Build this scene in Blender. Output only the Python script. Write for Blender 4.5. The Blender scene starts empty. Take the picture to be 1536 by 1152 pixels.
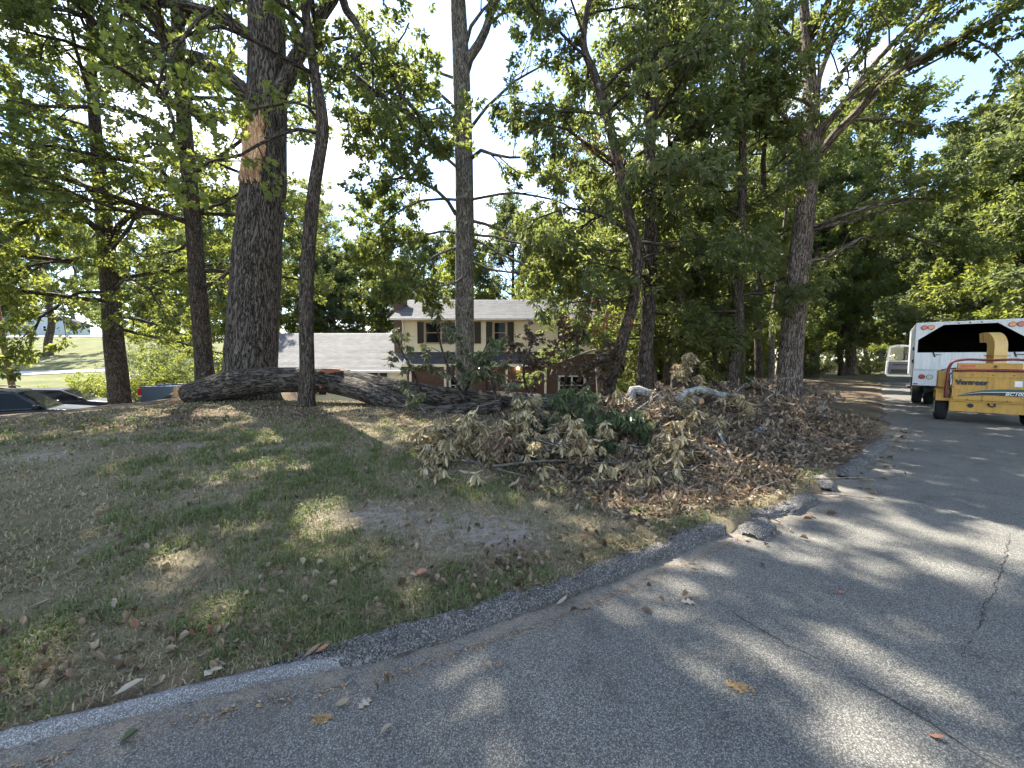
import bpy, math, random
import numpy as np
from mathutils import Vector, Matrix

# ------------------------------------------------------------------ camera, world, sun, exposure
scene = bpy.context.scene
CAMH, FPX, HOR = 1.7, 576.0, 538.0
PITCH = math.atan((576 - HOR) / FPX)
cam_d = bpy.data.cameras.new('camera'); cam = bpy.data.objects.new('camera', cam_d)
scene.collection.objects.link(cam)
cam.location = (0, 0, CAMH); cam.rotation_euler = (math.pi / 2 - PITCH, 0, 0)
cam_d.sensor_width = 36; cam_d.lens = 36 * FPX / 1536; cam_d.clip_end = 2000; cam_d.clip_start = 0.05
scene.camera = cam

SUN_EL, SUN_AZ = math.radians(52), math.radians(-37)      # azimuth from +Y towards +X
world = bpy.data.worlds.new('World'); scene.world = world; world.use_nodes = True
wn, wl = world.node_tree.nodes, world.node_tree.links
wn.clear()
w_out = wn.new('ShaderNodeOutputWorld'); w_bg = wn.new('ShaderNodeBackground')
w_sky = wn.new('ShaderNodeTexSky'); w_sky.sky_type = 'NISHITA'; w_sky.sun_disc = False
w_sky.sun_elevation = SUN_EL; w_sky.sun_rotation = SUN_AZ
w_sky.air_density = 1.0; w_sky.dust_density = 0.3; w_sky.ozone_density = 2.5
w_tc = wn.new('ShaderNodeTexCoord'); w_map = wn.new('ShaderNodeMapping'); w_map.inputs['Scale'].default_value = (1, 1, 2.2)
w_no = wn.new('ShaderNodeTexNoise'); w_no.inputs['Scale'].default_value = 2.6; w_no.inputs['Detail'].default_value = 7
w_no.inputs['Roughness'].default_value = 0.6
w_rp = wn.new('ShaderNodeValToRGB'); w_rp.color_ramp.elements[0].position = 0.49; w_rp.color_ramp.elements[1].position = 0.70
w_mx = wn.new('ShaderNodeMixRGB'); w_mx.inputs['Color2'].default_value = (6.9, 6.7, 6.4, 1)
wl.new(w_tc.outputs['Generated'], w_map.inputs['Vector']); wl.new(w_map.outputs['Vector'], w_no.inputs['Vector'])
wl.new(w_no.outputs['Fac'], w_rp.inputs['Fac']); wl.new(w_rp.outputs['Color'], w_mx.inputs['Fac'])
wl.new(w_sky.outputs['Color'], w_mx.inputs['Color1']); wl.new(w_mx.outputs['Color'], w_bg.inputs['Color'])
w_bg.inputs['Strength'].default_value = 0.13
wl.new(w_bg.outputs['Background'], w_out.inputs['Surface'])

sun_d = bpy.data.lights.new('sun', 'SUN'); sun = bpy.data.objects.new('sun', sun_d); scene.collection.objects.link(sun)
sun_d.energy = 4.9; sun_d.angle = math.radians(0.53); sun_d.color = (1.0, 0.93, 0.82)
_sd = Vector((math.sin(SUN_AZ) * math.cos(SUN_EL), math.cos(SUN_AZ) * math.cos(SUN_EL), math.sin(SUN_EL)))
sun.rotation_euler = _sd.to_track_quat('Z', 'Y').to_euler(); sun.location = (-10, 20, 40)
scene.view_settings.view_transform = 'Standard'; scene.view_settings.look = 'None'
scene.view_settings.exposure = 2.15; scene.view_settings.gamma = 1.0; scene.view_settings.use_curve_mapping = False
scene.render.engine = 'CYCLES'
scene.cycles.max_bounces = 6; scene.cycles.transparent_max_bounces = 6; scene.cycles.use_adaptive_sampling = True; scene.cycles.adaptive_threshold = 0.025; scene.cycles.use_denoising = True
scene.cycles.diffuse_bounces = 4; scene.cycles.transmission_bounces = 3; scene.cycles.glossy_bounces = 2; scene.cycles.caustics_reflective = False; scene.cycles.caustics_refractive = False; scene.cycles.sample_clamp_indirect = 6

C = scene.collection
RNG = np.random.default_rng(7)
random.seed(7)

def at(px, py, Y):
    """world point seen at photo pixel (px,py) at world depth Y"""
    u, v = (px - 768) / FPX, (576 - py) / FPX
    d = np.array([u, math.cos(PITCH) + v * math.sin(PITCH), -math.sin(PITCH) + v * math.cos(PITCH)])
    return d * (Y / d[1]) + np.array([0, 0, CAMH])

def gpt(px, py, z=0.):
    """point of the level z seen at photo pixel (px,py)"""
    p = at(px, py, 1.); k = (z - CAMH) / (p[2] - CAMH); return np.array([p[0] * k, k, z])
# ------------------------------------------------------------------ helpers
def nrm(a):
    a = np.asarray(a, float); return a / np.maximum(np.linalg.norm(a, axis=-1, keepdims=True), 1e-9)
def sm(x, a, b):
    t = np.clip((np.asarray(x, float) - a) / (b - a), 0, 1); return t * t * (3 - 2 * t)
def _h(i, j, s):
    v = np.sin(i * 127.1 + j * 311.7 + s * 74.7) * 43758.5453; return v - np.floor(v)
def vnoise(x, y, s=0):
    x = np.asarray(x, float); y = np.asarray(y, float)
    i, j = np.floor(x), np.floor(y); fx, fy = x - i, y - j
    fx = fx * fx * (3 - 2 * fx); fy = fy * fy * (3 - 2 * fy)
    return (_h(i, j, s) * (1 - fx) + _h(i + 1, j, s) * fx) * (1 - fy) + (_h(i, j + 1, s) * (1 - fx) + _h(i + 1, j + 1, s) * fx) * fy
def fbm(x, y, s=0, o=4):
    t, a, k = 0, 0.5, 0
    for q in range(o):
        t = t + a * vnoise(x * 2 ** q, y * 2 ** q, s + q * 13); k += a; a *= .5
    return t / k

def mesh_np(name, V, polys, bark=None, smooth=False):
    me = bpy.data.meshes.new(name)
    V = np.ascontiguousarray(V, np.float32)
    polys = [np.asarray(p, np.int32) for p in polys if len(p)]
    loops = np.concatenate([p.ravel() for p in polys]).astype(np.int32)
    sizes = np.concatenate([np.full(len(p), p.shape[1]) for p in polys])
    starts = np.concatenate([[0], np.cumsum(sizes)[:-1]]).astype(np.int32)
    me.vertices.add(len(V)); me.vertices.foreach_set('co', V.ravel())
    me.loops.add(len(loops)); me.loops.foreach_set('vertex_index', loops)
    me.polygons.add(len(sizes)); me.polygons.foreach_set('loop_start', starts)
    me.update(calc_edges=True)
    if bark is not None:
        a = me.attributes.new('bark', 'FLOAT_VECTOR', 'POINT'); a.data.foreach_set('vector', np.ascontiguousarray(bark, np.float32).ravel())
    if smooth: me.shade_smooth()
    else: me.shade_flat()
    return me

def tag(o, label=None, cat=None, group=None, kind=None):
    if label: o['label'] = label
    if cat: o['category'] = cat
    if group: o['group'] = group
    if kind: o['kind'] = kind
    return o
def link(name, me, mat=None, parent=None):
    o = bpy.data.objects.new(name, me); C.objects.link(o)
    if mat is not None and me is not None and len(me.materials) == 0: me.materials.append(mat)
    if parent is not None: o.parent = parent
    return o
def empty(name, loc, rz=0, label=None, cat=None, group=None):
    o = bpy.data.objects.new(name, None); C.objects.link(o); o.empty_display_size = .2
    o.location = tuple(loc); o.rotation_euler = (0, 0, rz); return tag(o, label, cat, group)
def copy_tree(o, parent=None):
    c = o.copy(); C.objects.link(c); c.parent = parent
    for ch in list(o.children): copy_tree(ch, c)
    return c

class Geo:
    """collects primitives into one mesh"""
    def __init__(s): s.V = []; s.F = {}; s.B = []; s.n = 0
    def add(s, V, faces, bark=None):
        V = np.asarray(V, float).reshape(-1, 3)
        for f in faces:
            f = np.asarray(f)
            if f.ndim == 1: f = f[None]
            s.F.setdefault(f.shape[1], []).append(f + s.n)
        s.V.append(V); s.B.append(V if bark is None else bark); s.n += len(V); return s
    def box(s, x0, x1, y0, y1, z0, z1):
        V = [(x, y, z) for z in (z0, z1) for y in (y0, y1) for x in (x0, x1)]
        return s.add(V, [np.array([[0, 2, 3, 1], [4, 5, 7, 6], [0, 1, 5, 4], [2, 6, 7, 3], [0, 4, 6, 2], [1, 3, 7, 5]])])
    def prism(s, pts, axis, a0, a1):
        """extrude 2D polygon pts along axis ('x','y','z') from a0 to a1"""
        n = len(pts); V = []
        for a in (a0, a1):
            for p, q in pts:
                V.append({'x': (a, p, q), 'y': (p, a, q), 'z': (p, q, a)}[axis])
        s.add(V, [np.arange(n)[::-1], np.arange(n) + n, np.array([[i, (i + 1) % n, (i + 1) % n + n, i + n] for i in range(n)])]); return s
    def cyl(s, c, axis, r, h, n=16, r2=None):
        """cylinder centred at c along axis vector"""
        a = nrm(axis); t = np.array([0, 0, 1.]) if abs(a[2]) < .9 else np.array([1., 0, 0])
        u = nrm(np.cross(a, t)); v = np.cross(a, u); ang = np.linspace(0, 2 * np.pi, n, endpoint=False)
        ring = np.cos(ang)[:, None] * u + np.sin(ang)[:, None] * v; c = np.asarray(c, float); r2 = r if r2 is None else r2
        V = np.concatenate([c - a * h / 2 + ring * r, c + a * h / 2 + ring * r2])
        return s.add(V, [np.arange(n)[::-1], np.arange(n) + n, np.array([[i, (i + 1) % n, (i + 1) % n + n, i + n] for i in range(n)])])
    def tube(s, pts, rad, sides=8, cap=True, v0=0., lump=0., seed=0, seg=None):
        V, Q, B, n, m = tube_arrays(pts, rad, sides, v0, lump, seed, seg)
        fs = [Q]
        if cap: fs += [np.arange(m)[::-1], np.arange(m) + (n - 1) * m]
        return s.add(V, fs, B)
    def build(s, name, mat, parent=None, smooth=False, bevel=0, segs=2, bark=False):
        V = np.concatenate(s.V); polys = [np.concatenate(v) for v in s.F.values()]
        me = mesh_np(name, V, polys, np.concatenate(s.B) if bark else None, smooth)
        o = link(name, me, mat, parent)
        if bevel:
            b = o.modifiers.new('bevel', 'BEVEL'); b.width = bevel; b.segments = segs; b.limit_method = 'ANGLE'; b.angle_limit = math.radians(40)
        return o

def tube_arrays(pts, rad, sides, v0=0., lump=0., seed=0, seg=None):
    pts = np.asarray(pts, float); rad = np.asarray(rad, float) * np.ones(len(pts))
    if seg:                                       # resample smoothly (Catmull-Rom)
        d = np.concatenate([[0], np.cumsum(np.linalg.norm(np.diff(pts, axis=0), axis=1))])
        N = max(3, int(d[-1] / seg)); t = np.linspace(0, d[-1], N)
        pts, rad = crom(pts, d, t), np.interp(t, d, rad)
    n = len(pts); T = np.gradient(pts, axis=0); T = nrm(T)
    ref = np.array([0, 1., 0]) if abs(T[0][1]) < .8 else np.array([1., 0, 0])
    U = np.zeros((n, 3)); u = nrm(np.cross(T[0], ref))
    for i in range(n):
        u = u - T[i] * np.dot(u, T[i]); u = u / max(np.linalg.norm(u), 1e-9); U[i] = u
    W = np.cross(T, U); ang = np.linspace(0, 2 * np.pi, sides, endpoint=False); ca, sa = np.cos(ang), np.sin(ang)
    L = v0 + np.concatenate([[0], np.cumsum(np.linalg.norm(np.diff(pts, axis=0), axis=1))])
    R = rad[:, None] * np.ones((n, sides))
    if lump:
        A, LL = np.meshgrid(ang, L)
        R = R * (1 + lump * (fbm(np.cos(A) * 1.3 + 7, LL * .7 + np.sin(A) * 1.3, seed, 3) - .5))
    V = pts[:, None, :] + R[:, :, None] * (ca[None, :, None] * U[:, None, :] + sa[None, :, None] * W[:, None, :])
    B = np.stack([np.broadcast_to(rad[:, None] * ca, (n, sides)), np.broadcast_to(rad[:, None] * sa, (n, sides)), np.broadcast_to(L[:, None], (n, sides))], -1)
    i = np.arange(n - 1)[:, None] * sides; j = np.arange(sides)[None]; j2 = (j + 1) % sides
    Q = np.stack([i + j, i + j2, i + sides + j2, i + sides + j], -1).reshape(-1, 4)
    return V.reshape(-1, 3), Q, B.reshape(-1, 3), n, sides

def crom(pts, d, t):
    out = np.zeros((len(t), 3)); M = np.gradient(pts, d, axis=0) if len(pts) > 2 else np.repeat((pts[1:] - pts[:1]) / d[-1], 2, 0)
    k = np.clip(np.searchsorted(d, t, 'right') - 1, 0, len(d) - 2); h = d[k + 1] - d[k]; s = (t - d[k]) / h
    a = (2 * s ** 3 - 3 * s ** 2 + 1)[:, None]; b = (s ** 3 - 2 * s ** 2 + s)[:, None]; c = (-2 * s ** 3 + 3 * s ** 2)[:, None]; e = (s ** 3 - s ** 2)[:, None]
    return a * pts[k] + b * h[:, None] * M[k] + c * pts[k + 1] + e * h[:, None] * M[k + 1]

# ------------------------------------------------------------------ materials
def mat_new(name):
    m = bpy.data.materials.new(name); m.use_nodes = True; n = m.node_tree.nodes; n.clear()
    out = n.new('ShaderNodeOutputMaterial'); return m, n, m.node_tree.links, out
def node(n, t, **kw):
    x = n.new(t)
    for k, v in kw.items():
        if k in x.inputs: x.inputs[k].default_value = v
        else: setattr(x, k, v)
    return x
def ramp(n, stops):
    r = n.new('ShaderNodeValToRGB'); e = r.color_ramp.elements
    while len(e) < len(stops): e.new(.5)
    for q, (p, c) in zip(e, stops): q.position = p; q.color = (c[0], c[1], c[2], 1)
    return r
def plain(name, col, rough=.6, metal=0., noise=.12, scale=3., bump=0., spec=.5, coat=0.):
    m, n, l, out = mat_new(name); b = node(n, 'ShaderNodeBsdfPrincipled', Roughness=rough, Metallic=metal)
    b.inputs['Specular IOR Level'].default_value = spec; b.inputs['Coat Weight'].default_value = coat
    tc = n.new('ShaderNodeTexCoord'); no = node(n, 'ShaderNodeTexNoise', Scale=scale, Detail=6., Roughness=.65)
    l.new(tc.outputs['Object'], no.inputs['Vector'])
    r = ramp(n, [(.3, [c * (1 - noise) for c in col]), (.7, [min(1, c * (1 + noise)) for c in col])])
    l.new(no.outputs['Fac'], r.inputs['Fac']); l.new(r.outputs['Color'], b.inputs['Base Color'])
    if bump:
        bp = node(n, 'ShaderNodeBump', Strength=bump, Distance=.01); l.new(no.outputs['Fac'], bp.inputs['Height']); l.new(bp.outputs['Normal'], b.inputs['Normal'])
    l.new(b.outputs['BSDF'], out.inputs['Surface']); return m
def worn(name, col, dirt, rough=.45, amount=.5, scale=2.5, coat=.15):
    """paint with blotchy dirt, streaks running down and fine scratches"""
    m, n, l, out = mat_new(name); b = node(n, 'ShaderNodeBsdfPrincipled', Roughness=rough); b.inputs['Coat Weight'].default_value = coat
    tc = n.new('ShaderNodeTexCoord'); n1 = node(n, 'ShaderNodeTexNoise', Scale=scale, Detail=8., Roughness=.7); l.new(tc.outputs['Object'], n1.inputs['Vector'])
    mp = n.new('ShaderNodeMapping'); mp.inputs['Scale'].default_value = (14, 14, .9); l.new(tc.outputs['Object'], mp.inputs['Vector']); n2 = node(n, 'ShaderNodeTexNoise', Scale=1.5, Detail=5., Roughness=.6); l.new(mp.outputs['Vector'], n2.inputs['Vector'])
    ad = node(n, 'ShaderNodeMath', operation='MULTIPLY'); l.new(n1.outputs['Fac'], ad.inputs[0]); l.new(n2.outputs['Fac'], ad.inputs[1])
    r = ramp(n, [(.2, (0, 0, 0)), (.46, (amount, amount, amount))]); l.new(ad.outputs[0], r.inputs['Fac']); mx = n.new('ShaderNodeMixRGB'); l.new(r.outputs['Color'], mx.inputs['Fac']); mx.inputs['Color1'].default_value = (*col, 1); mx.inputs['Color2'].default_value = (*dirt, 1)
    l.new(mx.outputs['Color'], b.inputs['Base Color']); l.new(b.outputs['BSDF'], out.inputs['Surface']); return m
def glass_mat(name, col=(.012, .014, .016), rough=.04):
    m, n, l, out = mat_new(name); b = node(n, 'ShaderNodeBsdfPrincipled', Roughness=rough)
    b.inputs['Base Color'].default_value = (*col, 1); b.inputs['Specular IOR Level'].default_value = .1
    l.new(b.outputs['BSDF'], out.inputs['Surface']); return m
def emit_mat(name, col, s):
    m, n, l, out = mat_new(name); e = node(n, 'ShaderNodeEmission', Strength=s); e.inputs['Color'].default_value = (*col, 1)
    l.new(e.outputs['Emission'], out.inputs['Surface']); return m

def leaf_mat(name, stops, trans, tf=.45, rough=.5, bump=False):
    m, n, l, out = mat_new(name); gi = n.new('ShaderNodeNewGeometry')
    r = ramp(n, stops); l.new(gi.outputs['Random Per Island'], r.inputs['Fac'])
    b = node(n, 'ShaderNodeBsdfPrincipled', Roughness=rough); b.inputs['Specular IOR Level'].default_value = .35
    l.new(r.outputs['Color'], b.inputs['Base Color'])
    if tf > 0:
        t = n.new('ShaderNodeBsdfTranslucent'); mu = node(n, 'ShaderNodeMixRGB', blend_type='MIX', Fac=.62); mu.inputs['Color2'].default_value = (*trans, 1)
        l.new(r.outputs['Color'], mu.inputs['Color1']); l.new(mu.outputs['Color'], t.inputs['Color'])
        mx = node(n, 'ShaderNodeMixShader', Fac=tf); l.new(b.outputs['BSDF'], mx.inputs[1]); l.new(t.outputs['BSDF'], mx.inputs[2])
        l.new(mx.outputs['Shader'], out.inputs['Surface'])
    else: l.new(b.outputs['BSDF'], out.inputs['Surface'])
    return m

def bark_mat(name, dark, light, lichen=(.3, .32, .28), lich=.0, us=9., vs=2.2, bump=1., dist=.03):
    m, n, l, out = mat_new(name); b = node(n, 'ShaderNodeBsdfPrincipled', Roughness=.9); b.inputs['Specular IOR Level'].default_value = .2
    at_ = n.new('ShaderNodeAttribute'); at_.attribute_name = 'bark'
    wp = node(n, 'ShaderNodeTexNoise', Scale=3.5, Detail=3.); l.new(at_.outputs['Vector'], wp.inputs['Vector'])
    wv = node(n, 'ShaderNodeMixRGB', blend_type='LINEAR_LIGHT', Fac=.045); l.new(at_.outputs['Vector'], wv.inputs['Color1']); l.new(wp.outputs['Color'], wv.inputs['Color2'])
    mp = n.new('ShaderNodeMapping'); mp.inputs['Scale'].default_value = (us, us, vs); l.new(wv.outputs['Color'], mp.inputs['Vector'])
    rn = node(n, 'ShaderNodeTexNoise', Scale=1.1, Detail=4., Roughness=.55, Distortion=.6); l.new(mp.outputs['Vector'], rn.inputs['Vector'])
    ab = node(n, 'ShaderNodeMath', operation='SUBTRACT'); ab.inputs[1].default_value = .5; l.new(rn.outputs['Fac'], ab.inputs[0]); a2 = node(n, 'ShaderNodeMath', operation='ABSOLUTE'); l.new(ab.outputs[0], a2.inputs[0])
    rr = ramp(n, [(.0, (0, 0, 0)), (.09, (.75, .75, .75)), (.2, (1, 1, 1))]); l.new(a2.outputs[0], rr.inputs['Fac'])
    fi = node(n, 'ShaderNodeTexNoise', Scale=4.5, Detail=6., Roughness=.75); l.new(mp.outputs['Vector'], fi.inputs['Vector'])
    mm = node(n, 'ShaderNodeMath', operation='MULTIPLY_ADD'); mm.inputs[1].default_value = .6; l.new(rr.outputs['Color'], mm.inputs[0])
    m2 = node(n, 'ShaderNodeMath', operation='MULTIPLY'); m2.inputs[1].default_value = .6; l.new(fi.outputs['Fac'], m2.inputs[0]); l.new(m2.outputs[0], mm.inputs[2])
    cr = ramp(n, [(.36, dark), (.6, [(a + c) / 2 for a, c in zip(dark, light)]), (.86, light)]); l.new(mm.outputs[0], cr.inputs['Fac'])
    col = cr.outputs['Color']
    if lich > 0:
        ln = node(n, 'ShaderNodeTexNoise', Scale=5.5, Detail=8., Roughness=.75); l.new(at_.outputs['Vector'], ln.inputs['Vector'])
        lr = ramp(n, [(.62 - lich * .2, (0, 0, 0)), (.72 - lich * .2, (1, 1, 1))]); l.new(ln.outputs['Fac'], lr.inputs['Fac'])
        lk = node(n, 'ShaderNodeMath', operation='MULTIPLY'); lk.inputs[1].default_value = .75; l.new(lr.outputs['Color'], lk.inputs[0])
        lm = n.new('ShaderNodeMixRGB'); l.new(lk.outputs[0], lm.inputs['Fac']); l.new(col, lm.inputs['Color1']); lm.inputs['Color2'].default_value = (*lichen, 1); col = lm.outputs['Color']
    l.new(col, b.inputs['Base Color'])
    bp = node(n, 'ShaderNodeBump', Strength=bump, Distance=dist); l.new(mm.outputs[0], bp.inputs['Height']); l.new(bp.outputs['Normal'], b.inputs['Normal'])
    l.new(b.outputs['BSDF'], out.inputs['Surface']); return m

M = {}
M['oak_bark'] = bark_mat('oak_bark', (.008, .007, .006), (.17, .143, .12), lich=.12, us=17, vs=2.4, bump=1., dist=.05)
M['bark_grey'] = bark_mat('grey_bark', (.02, .017, .014), (.24, .21, .18), lich=.3, us=24, vs=3.2, bump=.9, dist=.02)
M['bark_dark'] = bark_mat('dark_bark', (.010, .008, .007), (.12, .095, .075), lich=.15, us=24, vs=3.2, bump=.9, dist=.02)
M['bark_brown'] = bark_mat('brown_bark', (.025, .019, .015), (.27, .215, .175), lich=.12, us=17, vs=2.6, bump=1., dist=.025)
M['log_bark'] = bark_mat('log_bark', (.009, .008, .007), (.16, .135, .11), lichen=(.2, .21, .15), lich=.2, us=16, vs=2.6, bump=1., dist=.045)
M['lichen_bark'] = bark_mat('lichen_bark', (.06, .055, .05), (.26, .245, .225), lichen=(.33, .35, .33), lich=.75, us=22, vs=9, bump=.8, dist=.015)
M['twig'] = bark_mat('twig_bark', (.05, .042, .036), (.19, .165, .14), us=60, vs=20, bump=.4, dist=.004)
G0 = (.042, .062, .026); G1 = (.068, .096, .04); G2 = (.1, .128, .052)
M['leaf_a'] = leaf_mat('oak_leaf', [(0, G0), (.5, G1), (.94, G2), (1, (.16, .15, .03))], (.38, .43, .075), .48)
M['leaf_b'] = leaf_mat('dark_leaf', [(0, (.038, .056, .026)), (.6, (.068, .092, .042)), (.96, (.1, .125, .055)), (1, (.2, .1, .045))], (.38, .43, .09), .5, .42)
M['leaf_c'] = leaf_mat('maple_leaf', [(0, (.045, .068, .024)), (.5, (.078, .108, .036)), (1, (.13, .155, .05))], (.46, .5, .07), .52)
M['leaf_far'] = leaf_mat('far_leaf', [(0, (.045, .062, .03)), (.5, (.075, .098, .046)), (1, (.115, .138, .065))], (.30, .35, .09), .45)
M['leaf_orange'] = leaf_mat('orange_dead_leaf', [(0, (.15, .06, .03)), (1, (.28, .13, .06))], (.4, .18, .07), .4)
M['wilt_tan'] = leaf_mat('wilted_tan_leaf', [(0, (.12, .088, .045)), (.35, (.27, .215, .118)), (.75, (.41, .345, .2)), (1, (.55, .48, .32))], (.36, .26, .11), .22, .6)
M['wilt_green'] = leaf_mat('wilted_green_leaf', [(0, (.06, .07, .035)), (.5, (.11, .115, .06)), (1, (.2, .19, .11))], (.22, .26, .08), .25, .55)
M['fresh_green'] = leaf_mat('fresh_green_leaf', [(0, (.045, .066, .03)), (.6, (.08, .108, .05)), (1, (.13, .155, .08))], (.22, .28, .08), .35, .4)
M['dead_brown'] = leaf_mat('dead_brown_leaf', [(0, (.035, .025, .017)), (.5, (.075, .052, .034)), (1, (.15, .105, .07))], (.17, .11, .06), .2, .65)
M['litter'] = leaf_mat('litter_leaf', [(0, (.045, .031, .02)), (.3, (.125, .09, .056)), (.7, (.235, .178, .118)), (.93, (.36, .295, .21)), (1, (.2, .085, .045))], (.3, .2, .1), .15, .65)
M['pale_leaf'] = plain('pale_dry_leaf', (.28, .235, .175), .7, noise=.15, scale=30)
M['red_leaf'] = plain('russet_dry_leaf', (.26, .12, .07), .7, noise=.2, scale=30)
M['grass_green'] = leaf_mat('green_grass', [(0, (.06, .08, .028)), (.6, (.11, .135, .05)), (1, (.19, .2, .085))], (.25, .34, .06), .3, .6)
M['grass_dry'] = leaf_mat('dry_grass', [(0, (.11, .1, .05)), (.5, (.21, .185, .1)), (1, (.38, .33, .2))], (.35, .3, .12), .25, .7)
M['cut_wood'] = plain('cut_wood', (.50, .29, .13), .8, noise=.25, scale=14, bump=.3)
M['heartwood'] = bark_mat('torn_heartwood', (.34, .15, .06), (.8, .58, .36), us=40, vs=1.4, bump=.8, dist=.02)

def ground_mat():
    m, n, l, out = mat_new('lawn_soil'); b = node(n, 'ShaderNodeBsdfPrincipled', Roughness=.95); b.inputs['Specular IOR Level'].default_value = .15
    tc = n.new('ShaderNodeTexCoord'); P = tc.outputs['Object']
    n1 = node(n, 'ShaderNodeTexNoise', Scale=.55, Detail=6., Roughness=.65); n2 = node(n, 'ShaderNodeTexNoise', Scale=14., Detail=6., Roughness=.75)
    n3 = node(n, 'ShaderNodeTexNoise', Scale=1.7, Detail=5., Roughness=.6); n4 = node(n, 'ShaderNodeTexNoise', Scale=90., Detail=4., Roughness=.8)
    for q in (n1, n2, n3, n4): l.new(P, q.inputs['Vector'])
    dry = ramp(n, [(.3, (.08, .066, .042)), (.5, (.195, .165, .102)), (.72, (.37, .32, .21))]); l.new(n4.outputs['Fac'], dry.inputs['Fac'])
    grn = ramp(n, [(.3, (.06, .062, .03)), (.55, (.135, .126, .062)), (.75, (.25, .225, .12))]); l.new(n4.outputs['Fac'], grn.inputs['Fac'])
    gm = ramp(n, [(.48, (0, 0, 0)), (.66, (.8, .8, .8))]); l.new(n1.outputs['Fac'], gm.inputs['Fac'])
    mx = n.new('ShaderNodeMixRGB'); l.new(gm.outputs['Color'], mx.inputs['Fac']); l.new(dry.outputs['Color'], mx.inputs['Color1']); l.new(grn.outputs['Color'], mx.inputs['Color2'])
    # bare pale soil, mask stored on the mesh
    a = n.new('ShaderNodeAttribute'); a.attribute_name = 'bare'
    bm_ = node(n, 'ShaderNodeMath', operation='MULTIPLY_ADD'); bm_.inputs[1].default_value = 2.4; l.new(n2.outputs['Fac'], bm_.inputs[0])
    sb = node(n, 'ShaderNodeMath', operation='ADD'); sb.inputs[1].default_value = -1.72; l.new(a.outputs['Fac'], sb.inputs[0]); l.new(sb.outputs[0], bm_.inputs[2])
    br = ramp(n, [(.05, (0, 0, 0)), (.3, (1, 1, 1))]); l.new(bm_.outputs[0], br.inputs['Fac'])
    bc = ramp(n, [(.3, (.16, .13, .105)), (.55, (.34, .30, .26)), (.75, (.48, .44, .4))]); l.new(n4.outputs['Fac'], bc.inputs['Fac'])
    m2 = n.new('ShaderNodeMixRGB'); l.new(br.outputs['Color'], m2.inputs['Fac']); l.new(mx.outputs['Color'], m2.inputs['Color1']); l.new(bc.outputs['Color'], m2.inputs['Color2'])
    # brown leaf mould under trees
    a2 = n.new('ShaderNodeAttribute'); a2.attribute_name = 'mould'
    mo = ramp(n, [(.35, (.045, .032, .023)), (.6, (.12, .085, .06)), (.75, (.25, .185, .13))]); l.new(n4.outputs['Fac'], mo.inputs['Fac'])
    m3 = n.new('ShaderNodeMixRGB'); l.new(a2.outputs['Fac'], m3.inputs['Fac']); l.new(m2.outputs['Color'], m3.inputs['Color1']); l.new(mo.outputs['Color'], m3.inputs['Color2'])
    # lawns on the far hill, straw and green
    a3 = n.new('ShaderNodeAttribute'); a3.attribute_name = 'far'
    fc = ramp(n, [(.35, (.075, .095, .035)), (.55, (.12, .125, .055)), (.7, (.18, .155, .08))]); l.new(n1.outputs['Fac'], fc.inputs['Fac'])
    m4 = n.new('ShaderNodeMixRGB'); l.new(a3.outputs['Fac'], m4.inputs['Fac']); l.new(m3.outputs['Color'], m4.inputs['Color1']); l.new(fc.outputs['Color'], m4.inputs['Color2'])
    l.new(m4.outputs['Color'], b.inputs['Base Color'])
    ad = node(n, 'ShaderNodeMath', operation='ADD'); l.new(n4.outputs['Fac'], ad.inputs[0]); l.new(n2.outputs['Fac'], ad.inputs[1])
    bp = node(n, 'ShaderNodeBump', Strength=.7, Distance=.02); l.new(ad.outputs[0], bp.inputs['Height']); l.new(bp.outputs['Normal'], b.inputs['Normal'])
    l.new(b.outputs['BSDF'], out.inputs['Surface']); return m
M['ground'] = ground_mat()

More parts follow.
